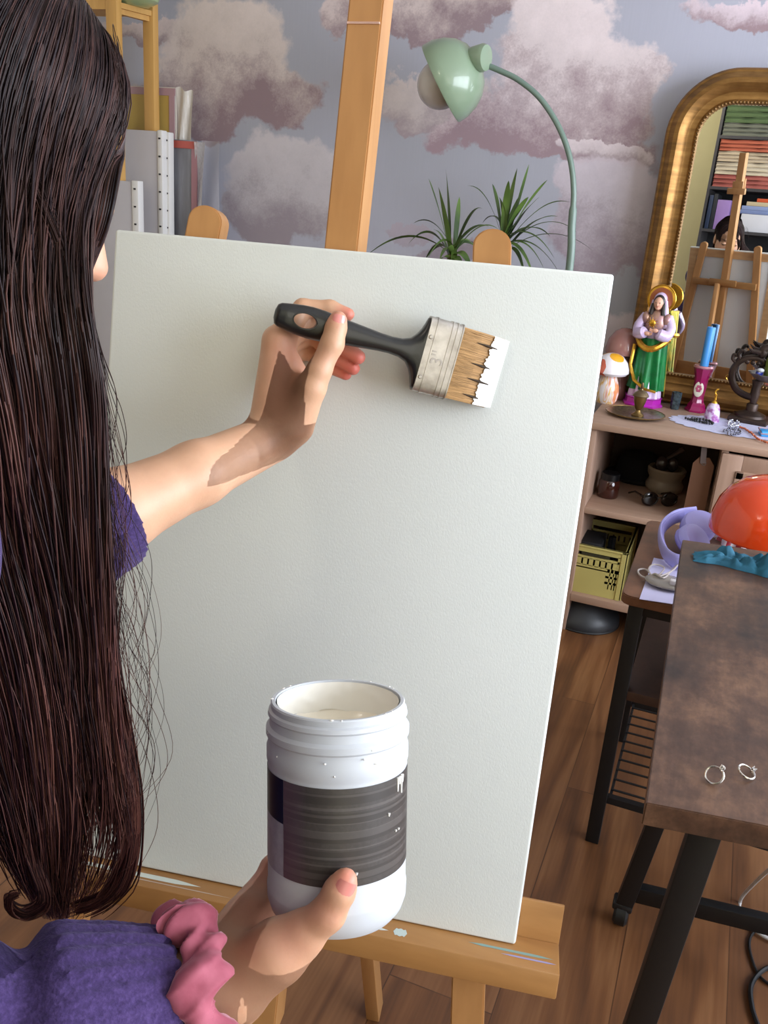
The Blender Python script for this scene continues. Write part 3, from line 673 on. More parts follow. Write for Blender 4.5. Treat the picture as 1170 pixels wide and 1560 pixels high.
p2 = p+Vector((.0, 0, .150)); b = MB(Matrix.Translation(p2)); b.lathe([(0, 0), (.0135, 0), (.0135, .122), (.012, .125), (.004, .123), (0, .122)], 28)
cd_ = b.build('candle', mat('sky_blue_wax', '#3f8fd6', .4, Subsurface_Weight=.1), None); tag(cd_, 'sky blue pillar candle standing in the magenta candlestick', 'candle')
prt(Matrix.Translation(p2), 'wick', mat('wick', '#e8e4da', .8), cd_, lambda b: b.tube([(0, 0, .121), (.001, 0, .129)], .0008, 5))
# doily
p, L = local(1120, 652, Z0)
b = MB(L); nseg = 144
def dfn(i, j):
    a = 2*PI*i; sc = 1+.075*abs(math.cos(12*a)); r = j*sc; x, y = .205*r*math.cos(a), .125*r*math.sin(a)
    return (x, max(y, -1), .0012)
b.grid(dfn, nseg, 10, True)
do = b.build('doily', mat('white_lace', '#cfcfe6', .8, c2='#b9b9d6', nscale=160), None, 0, origin=p); tag(do, 'white scalloped lace doily hanging over the sideboard edge', 'doily')
# bell
p, L = local(1083, 641, Z0+.0018)
bl = thing('hand_bell', 'small lilac porcelain bell with gold handle on the doily', 'bell', p)
n = NT('lilac_floral_porcelain'); n.set(Roughness=.15, Coat_Weight=.4); n.col(n.ramp(n.noise(n.coords(), 55, 3, .6).outputs[0], [(.42, '#d3c8e0'), (.52, '#c3a5d2'), (.6, '#9c5c9c')]))
prt(L, 'bell_body', n.m, bl, lambda b: b.lathe([(.026, 0), (.0255, .012), (.0235, .028), (.021, .045), (.0165, .056), (.008, .062), (0, .063), ], 36, cap=False))
prt(L, 'handle', M_gold, bl, lambda b: (b.lathe([(0, .061), (.010, .061), (.008, .066), (.004, .070), (.005, .076), (.0035, .082), (.0055, .09), (0, .094)], 20), b.tube(smooth_path([(0, 0, .090), (-.004, 0, .098), (.001, 0, .107), (.006, 0, .108)], 5), .0032, 8)))
# bronze compote with scroll and bird
p, L = local(1141, 642, Z0, math.radians(-10))
cp = thing('compote_stand', 'dark bronze compote stand with scroll arm, bird finial and shell dish', 'stand', p)
M_brz = mat('dark_bronze', '#463731', .42, .55, '#2e2420', 20, bump=.15, bscale=90)
prt(L, 'base', M_brz, cp, lambda b: (b.box((0, 0, .009), (.125, .105, .018), .004), b.lathe([(0, .018), (.050, .018), (.048, .026), (.030, .034), (.019, .038), (.019, .058), (.016, .062), (0, .062)], 36)))
prt(L, 'stem', M_brz, cp, lambda b: b.lathe([(0, .06), (.010, .06), (.013, .075), (.016, .095), (.014, .12), (.018, .14), (0, .14)], 20))
sp_ = smooth_path([(.008, 0, .082), (-.030, 0, .085), (-.062, 0, .100), (-.082, 0, .130), (-.085, 0, .165), (-.070, 0, .192), (-.046, 0, .208), (-.018, 0, .212), (.004, 0, .205), (.006, 0, .192), (-.006, 0, .188)], 6)
prt(L, 'scroll_arm', M_brz, cp, lambda b: (b.tube(sp_, [interp(i/60, [(0, .011), (.4, .0095), (.75, .0075), (1, .004)]) for i in range(len(sp_))], 10, flat=1.3),
    b.tube(smooth_path([(-.078, 0, .185), (-.092, 0, .198), (-.090, 0, .214), (-.080, 0, .208)], 5), [.006]*5+[.007]*5+[.005]*5+[.003], 8), b.tube(smooth_path([(-.066, 0, .196), (-.076, 0, .218), (-.066, 0, .230), (-.058, 0, .222)], 5), [.006]*5+[.007]*5+[.005]*5+[.003], 8),
    [b.ell((-.045+.018*q, -.006, .196), (.008, .006, .008), 10) for q in range(3)]))
prt(L, 'bird', M_brz, cp, lambda b: (b.ell((-.004, 0, .236), (.015, .013, .024), 20, M=RY(.7) if False else None), b.ell((.018, 0, .262), (.012, .010, .012), 16), b.tube([(.026, 0, .264), (.038, 0, .268)], [.004, .0008], 8), b.tube([(.0, 0, .245), (.012, 0, .256)], [.014, .010], 12), b.tube([(-.008, .006, .235), (-.034, .012, .240), (-.05, .014, .252)], [.009, .006, .001], 8), b.tube([(-.008, -.006, .232), (-.036, -.012, .234), (-.048, -.016, .244)], [.009, .006, .001], 8)))
prt(L, 'shell_dish', mat('grey_shell_glaze', '#77706f', .3, .2, '#55494a', 40), cp, lambda b: b.lathe([(0, .138), (.035, .142), (.058, .152), (.072, .168), (.069, .169), (.055, .156), (.033, .147), (0, .144)], 72, TR(.04, 0, 0), wob=lambda a, k: 1+(.09 if k in (3, 4) else .03)*math.cos(10*a)))
gp = L @ Vector((.052, .0, .1475)); b = MB(Matrix.Translation(gp)); b.lathe([(0, 0), (.034, 0), (.037, .005), (.0375, .062), (.034, .072), (.029, .074), (.024, .068), (0, .066)], 36)
gc = b.build('candle', mat('olive_green_wax', '#6f7f2c', .35), None); tag(gc, 'thick olive green candle sitting in the shell dish of the stand', 'candle')
prt(Matrix.Translation(gp), 'wick', mat('burnt_wick', '#2a2520', .9), gc, lambda b: b.tube([(0, 0, .066), (.001, 0, .076)], .0009, 5))
gp = L @ Vector((.000, -.028, .158)); b = MB(Matrix.Translation(gp)); b.box((0, 0, .009), (.02, .014, .018), .004, M=RZ(.5) @ RY(.3)); st_ = b.build('tumbled_stone', mat('cobalt_stone', '#28358c', .2), None); tag(st_, 'small cobalt blue stone lying in the shell dish', 'stone')
gp = L @ Vector((.006, -.032, .173)); b = MB(Matrix.Translation(gp)); b.ell((0, 0, .006), (.011, .009, .007), 14); tag(b.build('seashell', mat('pale_shell', '#c3c6cc', .3), None), 'tiny pale shell on top of the blue stone in the dish', 'shell')
# jewellery on the doily
zj = Z0+.0015
def strand(name, pxs, r, m, label, cat, jit=0, n=60):
    pts = smooth_path([atz(x, y, zj+r) for x, y in pxs], 12); b = MB(); L = 0; last = None; rr = random.Random(len(label))
    for q in pts:
        if last is None or (q-last).length > r*1.7:
            b.ell(q+Vector((rr.gauss(0, jit), rr.gauss(0, jit), abs(rr.gauss(0, jit)))), (r*rr.uniform(.8, 1.15), r*rr.uniform(.8, 1.15), r), 8); last = q
    return tag(b.build(name, m, None), label, cat)
M_silv = mat('silver', '#cfd2da', .2, .95); M_blks = mat('black_stone', '#0c100d', .15)
strand('bracelet', [(1045, 637), (1055, 640), (1066, 642), (1078, 645), (1086, 645), (1079, 641), (1066, 639), (1052, 637)], .0042, M_blks, 'black stone bracelet lying on the lace doily', 'bracelet', .0008)
strand('necklace', [(1108, 648), (1112, 641), (1120, 640), (1126, 645), (1122, 649), (1113, 650), (1118, 644), (1110, 643)], .0032, M_silv, 'heap of silver chain on the doily, behind the other heap', 'necklace', .0012)
strand('necklace', [(1102, 657), (1112, 653), (1124, 654), (1128, 660), (1118, 662), (1108, 661), (1116, 656), (1122, 658)], .0034, mat('oxidised_silver', '#8f909c', .25, .9, '#3b3b48', 90), 'heap of oxidised silver chain nearest the sideboard edge', 'necklace', .0012)
strand('bead_string', [(1127, 651), (1134, 653), (1140, 657), (1146, 661), (1152, 667), (1162, 672), (1172, 675)], .0034, mat('amber_bead', '#b5603c', .25), 'string of amber and coral beads beside the light blue box', 'beads', .0008)
p, L = local(1172, 664, zj, .2); b = MB(L); b.box((.005, 0, .009), (.075, .05, .018), .003); jb = b.build('trinket_box', mat('bright_blue_card', '#3f9fe0', .4), None); tag(jb, 'bright blue flat box on the doily at the right edge', 'box')
prt(L, 'patterned_rim', mat('beaded_trim', '#7d8fb0', .4, .3, '#c98f7a', 90), jb, lambda b: b.tube([(-.033, -.026, .010), (.042, -.026, .010), (.042, .026, .018), (-.033, .026, .018)], .0028, 8, True))
p, L = local(1180, 641, Z0, 0); b = MB(L); b.lathe([(0, 0), (.022, 0), (.026, .03), (.02, .06), (0, .075)], 24); tag(b.build('coral_ornament', mat('coral_glaze', '#d9705a', .3), None), 'coral red ornament at the right edge behind the stand', 'ornament')

# ---------------------------------------------------------------- inside the sideboard
zs = .4315
p, L = local(925, 756, zs)
aj = thing('candle_jar', 'squat amber glass jar on the upper open shelf', 'jar', p)
prt(L, 'glass', mat('amber_glass', '#3a1a14', .08, Coat_Weight=.5), aj, lambda b: b.lathe([(0, 0), (.032, 0), (.035, .005), (.035, .055), (.030, .062), (0, .062)], 32))
prt(L, 'lid', mat('black_lid', '#0f1113', .3), aj, lambda b: b.lathe([(0, .0615), (.031, .0615), (.031, .082), (.029, .084), (0, .084)], 32))
p = Vector((-.213, 3.10, zs)); L = Matrix.Translation(p) @ Matrix.Scale(.84, 4)
hat = thing('felt_hat', 'black felt hat lying behind the amber jar on the shelf', 'hat', p)
M_felt = mat('black_felt', '#0b0b0d', .95)
prt(L, 'crown', M_felt, hat, lambda b: b.lathe([(0, .12), (.045, .118), (.075, .10), (.085, .06), (.09, .012), (0, .012)], 32, wob=lambda a, k: 1+.06*math.cos(2*a)))
prt(L, 'brim', M_felt, hat, lambda b: b.lathe([(0, .012), (.10, .014), (.125, .02), (.127, .016), (.10, .0), (0, .0)], 40, wob=lambda a, k: 1+.04*math.cos(2*a)))
p, L = local(1010, 748, zs)
cpot = thing('ceramic_pot', 'cream waisted ceramic pot on the upper open shelf', 'pot', p)
prt(L, 'bowl', mat('cream_stoneware', '#8f8272', .35), cpot, lambda b: b.lathe([(0, 0), (.048, 0), (.060, .012), (.062, .026), (.054, .040), (.053, .048), (.061, .062), (.063, .078), (.058, .084), (.050, .080), (.044, .02), (0, .018)], 40))
prt(L, 'foot_ring', mat('pot_foot', '#776a5c', .5), cpot, lambda b: b.tube([(.047*math.cos(a), .047*math.sin(a), .0015) for a in [2*PI*i/32 for i in range(32)]], .0015, 6, True))
q = p+Vector((-.02, 0, .07)); b = MB(Matrix.Translation(q)); b.ell((0, 0, .022), (.022, .02, .03), 16); b.ell((.035, .005, .025), (.018, .016, .026), 14); b.tube([(.0, 0, .03), (.06, 0, .085)], [.006, .012], 10)
tag(b.build('glass_trinkets', mat('smoky_glass', '#3a3436', .08, Coat_Weight=.6), None), 'smoky glass trinkets filling the cream pot', 'trinkets')
# sunglasses
p, L = local(1003, 771, zs+.002, .5)
sg = thing('sunglasses', 'dark sunglasses lying in front of the cream pot', 'sunglasses', p)
M_sun = mat('tortoiseshell', '#1b0f0b', .15)
for s in (-1, 1):
    prt(L, 'lens', mat('smoke_lens', '#0a0a0c', .03, Coat_Weight=1), sg, lambda b: b.ell((s*.034, 0, .024), (.026, .003, .021), 24))
    prt(L, 'rim', M_sun, sg, lambda b: b.tube([(s*.034+.027*math.cos(a), 0, .024+.022*math.sin(a)) for a in [2*PI*i/32 for i in range(32)]], .003, 8, True))
    prt(L, 'temple', M_sun, sg, lambda b: b.tube([(s*.062, .002, .034), (s*.064, .06, .030), (s*.060, .115, .006)], [.004, .003, .0035], 8))
prt(L, 'bridge', M_sun, sg, lambda b: b.tube([(-.01, 0, .028), (0, -.003, .032), (.01, 0, .028)], .0025, 8))
# kraft tag hanging from the top
kt0 = atY(1075, 697, SY+.03); kt1 = atY(1062, 775, SY+.03)
kt = thing('gift_tag', 'large brown kraft tag hanging by a ribbon under the sideboard top', 'tag', (kt0.x, kt0.y, kt1.z))
zt_, zb_ = kt0.z, .44; hwid = .030
b = MB(Matrix.Translation((kt0.x-.002, SY+.03, 0))); b.prism([(-hwid, zb_), (hwid, zb_), (hwid, zt_-.022), (.014, zt_), (-.014, zt_), (-hwid, zt_-.022)], -.001, .001, RX(PI/2)); b.build('card', mat('kraft_card', '#6d4a35', .8), kt)
b = MB(); b.tube([(kt0.x-.002+.006*math.cos(a), SY+.0285, zt_-.018+.006*math.sin(a)) for a in [2*PI*i/20 for i in range(20)]], .002, 6, True); b.build('eyelet', mat('tag_eyelet', '#8d7a6c', .4, .5), kt)
b = MB(); b.bar((kt0.x-.004, SY+.026, zt_-.018), (kt0.x-.010, SY+.026, ST-.024), .016, .0012, (0, 1, 0)); b.build('ribbon', mat('grey_ribbon', '#6b5f5c', .7), kt)
# small red thing at canvas edge, on the shelf
p = atY(893, 722, 2.8); b = MB(Matrix.Translation((p.x, 2.8, zs))); b.lathe([(0, 0), (.016, 0), (.018, .05), (.012, .075), (.007, .08), (.007, .095), (0, .095)], 20); tag(b.build('small_bottle', mat('crimson_glass', '#8a1526', .15), None), 'small crimson bottle on the shelf at the canvas edge', 'bottle')
# yellow crate on lower shelf
ca = atY(876, 886, SY+.035); zc = .1335
cx0, cx1 = -.345, atY(948, 886, SY+.035).x; cy0, cy1, cz1 = SY+.03, SY+.30, zc+.165
cr = thing('storage_crate', 'yellow folding plastic crate on the lower open shelf', 'crate', ((cx0+cx1)/2, (cy0+cy1)/2, zc))
M_yel = mat('mustard_plastic', '#b9ad68', .45)
b = MB(); t = .006
b.mm((cx0, cy0, zc), (cx1, cy1, zc+t))
b.build('bottom', M_yel, cr)
def crate_side(x0, y0, x1, y1):
    # a wall of uprights and rails with real slots
    b = MB(); L = Vector((x1-x0, y1-y0, 0)); n_ = L.length; d_ = L/n_
    M_ = frame((x0, y0, zc), d_, Vector((-d_.y, d_.x, 0)), (0, 0, 1)); H = cz1-zc
    b.mm((0, -t/2, 0), (n_, t/2, .030), M=M_); b.mm((0, -t/2, H-.022), (n_, t/2, H), M=M_); b.mm((0, -t/2-.003, H-.006), (n_, t/2+.003, H), .001, M=M_); b.mm((0, -t/2, .088), (n_, t/2, .100), M=M_)
    b.mm((n_*.10, -t/2, .03), (n_*.70, t/2, .092), M=M_); b.mm((n_*.86, -t/2, .03), (n_, t/2, H-.02), M=M_); b.mm((0, -t/2, .1), (n_*.04, t/2, H-.02), M=M_)
    b.mm((0, -t/2, .122), (n_*.9, t/2, .130), M=M_)
    for z0, z1, x0, x1, st_ in ((.098, .124, 0, n_*.9, .019), (.03, .1, n_*.70, n_*.88, .0115), (.03, .1, 0, n_*.1, .0115)):
        x = x0
        while x < x1: b.mm((x, -t/2, z0), (min(x1, x+st_*.68), t/2, z1), M=M_); x += st_
    for z in (.048, .068): b.mm((n_*.68, -t/2, z), (n_*.9, t/2, z+.008), M=M_)
    b.mm((0, -t/2-.003, 0), (.014, t/2+.002, H), .001, M=M_); b.mm((n_-.014, -t/2-.003, 0), (n_, t/2+.002, H), .001, M=M_)
    return b
for q in ((cx0, cy0, cx1, cy0), (cx1, cy0, cx1, cy1), (cx1, cy1, cx0, cy1), (cx0, cy1, cx0, cy0)): crate_side(*q).build('wall_panel', M_yel, cr, 20)
b = MB(); b.mm((cx0+.03, cy0-.0045, cz1-.032), (cx1-.05, cy0-.0028, cz1-.024)); b.build('handle_slot_shade', mat('slot_shade', '#2e2a12', .8), cr)  # solid dark strip stands in for the shade inside the handle opening
p = Vector((cx0+.11, cy0+.08, zc+t)); b = MB(Matrix.Translation(p)); b.lathe([(0, 0), (.03, 0), (.032, .01), (.032, .10), (.012, .14), (.012, .175), (0, .175)], 24)
tag(b.build('dark_bottle', mat('near_black_glass', '#0d0d0f', .15), None), 'dark bottle standing up out of the yellow crate', 'bottle')
p = Vector((cx0+.05, cy0+.09, zc+t)); b = MB(Matrix.Translation(p)); b.box((0, 0, .08), (.07, .12, .16), .006); bx0 = b.build('black_box', mat('black_card', '#131214', .7), None); tag(bx0, 'black box standing inside the yellow crate', 'box')
# dark rounded thing on the floor under the sideboard
p = Vector((-.285, 2.80, 0)); b = MB(Matrix.Translation(p)); b.lathe([(0, .0), (.115, .0), (.118, .008), (.116, .03), (.100, .05), (.07, .085), (.058, .1), (0, .104)], 44)
fl = b.build('floor_fan_base', mat('charcoal_plastic', '#2a2c2f', .45), None); fl.name = 'domed_base'; tag(fl, 'dark grey domed appliance base on the floor under the sideboard', 'appliance')
prt(Matrix.Translation(p), 'foot_rim', mat('base_rubber', '#121314', .6), fl, lambda b: b.tube([(.116*math.cos(a), .116*math.sin(a), .004) for a in [2*PI*i/40 for i in range(40)]], .004, 6, True))

# ---------------------------------------------------------------- side table with black legs
M_brown = wood('rustic_brown_board', '#6a4733', '#8a5f45', 'y', 6, .45, '#4a3226', .5)
M_brownd = wood('rustic_dark_board', '#47322a', '#5d4235', 'y', 6, .5, '#33241e', .5)
M_black = mat('black_powder_coat', '#111113', .5)
TZ = .605; tx0, tx1, ty0, ty1 = -.106, .42, 1.665, 2.16
t2 = thing('side_table', 'low brown side table with black legs and shelves, behind the desk', 'table', ((tx0+tx1)/2, (ty0+ty1)/2, 0))
b = MB(); rc = .022; poly = []
for cx_, cy_, a0 in ((tx0+rc, ty0+rc, PI), (tx1-rc, ty0+rc, 1.5*PI), (tx1-rc, ty1-rc, 0), (tx0+rc, ty1-rc, PI/2)):
    for k_ in range(5): a = a0+PI/2*k_/4; poly.append((cx_+rc*math.cos(a), cy_+rc*math.sin(a)))
b.prism(poly, TZ-.02, TZ, bevel=.002); b.build('tabletop', M_brown, t2)
lx0, lx1, ly0, ly1 = tx0+.032, tx1-.032, ty0+.03, ty1-.035
for x in (lx0, lx1):
    for y in (ly0, ly1): MB().mm((x-.0145, y-.0145, 0), (x+.0145, y+.0145, TZ-.02), .002).build('leg', M_black, t2)
mz = atY(962, 1050, ly0).z
MB().mm((lx0+.012, ly0-.012, mz-.022), (lx1-.012, ly1+.012, mz), .002).build('shelf', M_brownd, t2)
rz_ = .115
rk = MB()
for y in (ly0, ly1): rk.mm((lx0, y-.008, rz_-.008), (lx1, y+.008, rz_+.008))
for x in (lx0+.02, (lx0+lx1)/2, lx1-.02): rk.mm((x-.003, ly0, rz_-.004), (x+.003, ly1, rz_+.002))
rk = rk.build('wire_rack', M_black, t2)
y = ly0+.03
while y < ly1-.02:
    b = MB(); b.tube([(lx0+.018, y, rz_+.004), (lx1-.018, y, rz_+.004)], .0026, 6); b.build('wire', M_black, rk); y += .041
for y in (ly0, ly1): MB().mm((lx0, y-.01, TZ-.045), (lx1, y+.01, TZ-.02)).build('apron', M_black, t2)
# headphones on it
TZ0 = TZ+.0005
p = atz(1052, 822, TZ0); hp_ = thing('headphones', 'lilac over-ear headphones lying on the brown side table', 'headphones', p)
M_lilac = mat('lilac_plastic', '#a7a4e4', .4); M_cush = mat('lilac_cushion', '#9792d2', .6)
c0 = atz(1068, 826, TZ0+.02)
bpts = smooth_path([atz(1060, 782, TZ0+.055), atz(1030, 787, TZ0+.05), atz(1010, 802, TZ0+.04), atz(1006, 822, TZ0+.030), atz(1015, 845, TZ0+.024), atz(1034, 856, TZ0+.024), atz(1056, 852, TZ0+.026)], 8)
b = MB(); N_ = len(bpts)
def band(i, j, t, w):
    x = i*(N_-1); k_ = min(int(x), N_-2); q = bpts[k_].lerp(bpts[k_+1], x-k_); ax = Vector((-.12, -.25, 1)).normalized()
    tn = (bpts[k_+1]-bpts[k_]).normalized(); nn = tn.cross(ax).normalized(); a = 2*PI*j
    return q+ax*(w*math.cos(a))+nn*(t*math.sin(a))
b.grid(lambda j, i: band(i, j, .0055, .019), 20, 44, True); b.build('headband', M_lilac, hp_)
b = MB(); b.grid(lambda j, i: band(.12+.5*i, j, .0045, .015)+Vector((.004, -.002, 0)), 20, 24, True); b.build('headband_pad', M_cush, hp_)
for (px, py, zz_, rx, ry, nm_) in ((1066, 800, .050, .5, .25, 'ear_cup'), (1058, 822, .036, .75, -.15, 'ear_cup')):
    c_ = atz(px, py, TZ0+zz_); Q = Matrix.Translation(c_) @ RZ(-.6) @ RY(rx) @ RX(ry)
    e = prt(Q, nm_, M_lilac, hp_, lambda b: b.lathe([(0, .016), (.022, .0155), (.034, .011), (.038, .003), (.038, -.008), (.034, -.012), (0, -.012)], 36, Matrix.Diagonal((1, 1.15, 1, 1))))
    prt(Q, 'ear_cushion', M_cush, e, lambda b: b.tube([(.029*math.cos(a), .033*math.sin(a), -.016) for a in [2*PI*i/32 for i in range(32)]], .009, 10, True))
    prt(Q, 'hinge', M_cush, e, lambda b: b.box((0, .036, .002), (.022, .016, .013), .004))
# orange mushroom lamp
oc = atY(1171, 800, 1.95)
ol = thing('table_lamp', 'glossy orange dome lamp on the side table behind the desk', 'lamp', (oc.x, 1.95, TZ0)); L = Matrix.Translation((oc.x, 1.95, TZ0)); dz_ = oc.z-TZ0
L = L @ Matrix.Scale(.92, 4); dz_ = dz_/.92; M_or = mat('orange_enamel', '#e2471a', .12, Coat_Weight=.6); 
prt(L, 'shade', M_or, ol, lambda b: b.lathe([(.126, dz_-.026), (.129, dz_-.022), (.127, dz_+.012), (.118, dz_+.045), (.100, dz_+.075), (.070, dz_+.100), (.035, dz_+.113), (0, dz_+.117), (0, dz_+.112), (.066, dz_+.094), (.112, dz_+.042), (.122, dz_+.0), (.124, dz_-.024)], 64, cap=False))
prt(L, 'stem', M_or, ol, lambda b: b.lathe([(0, 0), (.062, 0), (.064, .006), (.048, .022), (.022, .034), (.016, .05), (.016, dz_+.04), (0, dz_+.04)], 36))
prt(L, 'bulb', mat('opal_bulb', '#e9e2d4', .3), ol, lambda b: b.ell((0, 0, dz_+.055), (.028, .028, .034), 20))
# striped wrappers
M_str2 = NT('red_white_stripes'); n = M_str2; n.set(Roughness=.35); wv = n.n('TexWave', wave_type='BANDS', bands_direction='X'); wv.inputs['Scale'].default_value = 14; wv.inputs['Distortion'].default_value = 2; n.l(n.coords((1, .4, .8)), wv.inputs[0])
n.col(n.ramp(wv.outputs[1], [(.5, '#dcd2d6'), (.56, '#a11f2e')])); M_str2 = n.m
for (px, py, sx, lab) in ((1092, 815, .032, 'red and white striped wrapper between headphones and orange lamp'), (1118, 828, .036, 'red and white striped wrapper under the orange lamp shade')):
    p = atz(px, py, TZ0); b = MB(Matrix.Translation(p))
    b.grid(lambda i, j: (sx*(1-j*.85)*math.cos(2*PI*i)*(1+.2*math.sin(10*PI*i)), sx*.8*(1-j*.85)*math.sin(2*PI*i)*(1+.2*math.sin(10*PI*i)), .052*j+.006*math.sin(9*i)*j), 48, 10, True); tag(b.build('sweet_wrapper', M_str2, None), lab, 'wrapper')
# sheet of paper with clear bag and cable
pa = [atz(x, y, TZ0+.0006) for x, y in ((974, 913), (996, 850), (1075, 866), (1060, 926))]
b = MB(); b.bm.faces.new([b.bm.verts.new(q) for q in pa]); r_ = bmesh.ops.extrude_face_region(b.bm, geom=b.bm.faces[:]); [setattr(v, 'co', v.co+Vector((0, 0, .0008))) for v in r_['geom'] if isinstance(v, bmesh.types.BMVert)]
tag(b.build('paper_sheet', mat('white_paper', '#cfccee', .8), None, 0), 'white paper sheet at the front edge of the side table', 'paper')
p = atz(1010, 892, TZ0+.0016); b = MB(Matrix.Translation(p)); b.ell((.008, 0, .009), (.046, .034, .009), 28)
cb_ = b.build('clear_pouch', mat('frosted_pouch', '#b0a89e', .2, Transmission_Weight=.35, Coat_Weight=.3), None); tag(cb_, 'frosted clear pouch of cables on the white paper', 'pouch')
prt(Matrix.Translation(p), 'chip', mat('white_plug', '#d9d6d8', .4), cb_, lambda b: b.box((.022, -.018, .018), (.02, .014, .012), .002))
prt(Matrix.Translation(p), 'adapter', mat('dark_adapter', '#3f3d44', .4), cb_, lambda b: b.box((.036, -.020, .014), (.026, .016, .012), .002))
cz = lambda x, y, z=.006: atz(x, y, TZ0+z)
b = MB(); b.tube(smooth_path([cz(1050, 850, .02), cz(1030, 862, .014), cz(1012, 880, .022), cz(998, 874, .02), cz(985, 880, .008), cz(974, 875, .004), cz(973, 868, .004), cz(985, 868, .004), cz(995, 880, .008), cz(988, 868, .01), cz(996, 860, .008), cz(1012, 865, .01), cz(1004, 878, .02), cz(1026, 868, .02), cz(1036, 852, .014), cz(1030, 848, .01)], 8), .0019, 7)
tag(b.build('charging_cable', mat('white_cable', '#bdb4b0', .45), None), 'thin white cable looped over the paper and pouch', 'cable')

# ---------------------------------------------------------------- desk in front
M_desk = wood('rustic_walnut_board', '#5b3f2f', '#84604a', 'x', 7, .42, '#3a2a22', .55)
n = NT('distressed_walnut'); n.set(Roughness=.4)
v = n.coords((1, .16, 1)); a_ = n.noise(v, 60, 4, .6).outputs[0]; bb_ = n.noise(n.coords((1, .8, 1)), 7, 8, .68).outputs[0]; g_ = n.noise(n.coords((1, .5, 1)), 130, 3, .6).outputs[0]
c = n.ramp(bb_, [(.34, '#2e221d'), (.5, '#553d2f'), (.66, '#7a5b45')]); c = n.mix(.6, c, n.ramp(a_, [(.35, (.55, .5, .48, 1)), (.62, (1, 1, 1, 1))]), 'MULTIPLY'); c = n.mix(.35, c, n.ramp(g_, [(.4, (.6, .55, .5, 1)), (.6, (1.2, 1.15, 1.1, 1))]), 'MULTIPLY')
n.col(c); n.bump(a_, .15, .001); M_desk = n.m
DZ = .75; q0, q1 = atz(984, 1223, DZ), atz(1040, 822, DZ); q2 = atz(1170, 1259, DZ)
desk = thing('desk', 'distressed brown wood desk with black metal frame at right', 'desk', ((q0.x+.4), (q0.y+q1.y)/2, 0))
dx = (q2-q0).normalized(); P_ = [q0, q0+dx*.85, q1+dx*.85, q1]
b = MB(); b.prism([(q.x, q.y) for q in P_], DZ-.028, DZ, bevel=.0012); b.build('desktop', M_desk, desk)
def slant(pa, pb, Y, zt=DZ-.028):
    A, B = atY(*pa, Y), atY(*pb, Y); s = (B-A)/(A.z-B.z); return A+s*(A.z-zt), A+s*A.z
lt, lb = slant((1074, 1264), (984, 1530), q0.y+.085)
MB().bar(lb, lt, .034, .03, (0, 1, 0), .002).build('leg', M_black, desk)
ct, cb2 = slant((1003, 1243), (951, 1376), 1.475); ct = Vector((ct.x, 1.475, DZ-.028))
cb2 = ct+(cb2-ct)*((ct.z-.045)/(ct.z-cb2.z))
MB().bar(cb2, ct, .032, .03, (0, 1, 0), .002).build('leg', M_black, desk)
ca_ = MB(); cm = Matrix.Translation((cb2.x-.002, 1.475, .026)) @ RY(PI/2)
ca_.lathe([(0, -.014), (.020, -.014), (.026, -.009), (.026, .009), (.020, .014), (0, .014)], 28, cm); ca_ = ca_.build('caster', mat('caster_rubber', '#0d0d0e', .5), desk)
b = MB(); b.box((cb2.x-.002, 1.475, .047), (.038, .034, .016), .004); b.build('caster_fork', M_black, ca_)
ba = atY(965, 1358, 1.475); bb2 = atY(1170, 1408, 1.475); bdir = (bb2-ba).normalized()
MB().bar(ba, ba+bdir*.7, .034, .022, (0, 1, 0), .002).build('lower_rail', M_black, desk)
MB().bar((ct.x, 1.475, DZ-.045), (ct.x+.62, 1.475, DZ-.045), .03, .03, (0, 1, 0), .001).build('upper_rail', M_black, desk)
MB().bar((lt.x-.01, q0.y+.085, DZ-.045), (lt.x+.6, q0.y+.085+.09, DZ-.045), .03, .034, (0, 1, 0), .001).build('upper_rail', M_black, desk)
for y, x in ((q0.y+.175, lt.x+.58), (1.475, ct.x+.60)): MB().bar((x, y, 0), (x, y, DZ-.06), .03, .03, (0, 1, 0), .001).build('leg', M_black, desk)
# rings
M_ring = mat('silver_ring', '#c9c4bb', .18, 1.0)
def mkring(px, py, rx, ry, rz_, stone, label):
    p = atz(px, py, DZ+.0006); r = .0093
    R_ = RZ(rz_) @ RX(rx) @ RY(ry)
    pts = [R_ @ Vector((r*math.cos(a), r*math.sin(a), 0)) for a in [2*PI*i/48 for i in range(48)]]
    lo = min(q.z for q in pts)-.0012; T_ = Matrix.Translation(p-Vector((0, 0, lo))) @ R_
    t = thing('finger_ring', label, 'ring', p)
    prt(T_, 'band', M_ring, t, lambda b: b.tube([(r*math.cos(a), r*math.sin(a), 0) for a in [2*PI*i/48 for i in range(48)]], .0012, 8, True))
    s = prt(T_, 'setting', M_ring, t, lambda b: [b.tube([(r*math.cos(a0), r*math.sin(a0), z0), ((r+.0045)*math.cos(a0), (r+.0045)*math.sin(a0), z0*1.5)], .0007, 5) for a0, z0 in ((.12, .002), (.12, -.002), (-.12, .002), (-.12, -.002))]+[b.tube([(r, .0, -.003), (r, 0, .003)], .0012, 6)])
    prt(T_, 'stone', stone, s, lambda b: b.lathe([(0, -.0028), (.0026, 0), (.0018, .0014), (0, .0014)], 8, TR(r+.0035, 0, 0) @ RY(PI/2)))
mkring(1086, 1190, .25, -.75, .95, mat('clear_stone', '#d8d2c8', .05, Coat_Weight=1), 'silver ring with square stone, left of the two on the desk')
mkring(1136, 1181, .35, .10, .9, mat('pearl_stone', '#cfccd2', .2), 'plain silver ring lying flat, right of the two on the desk')
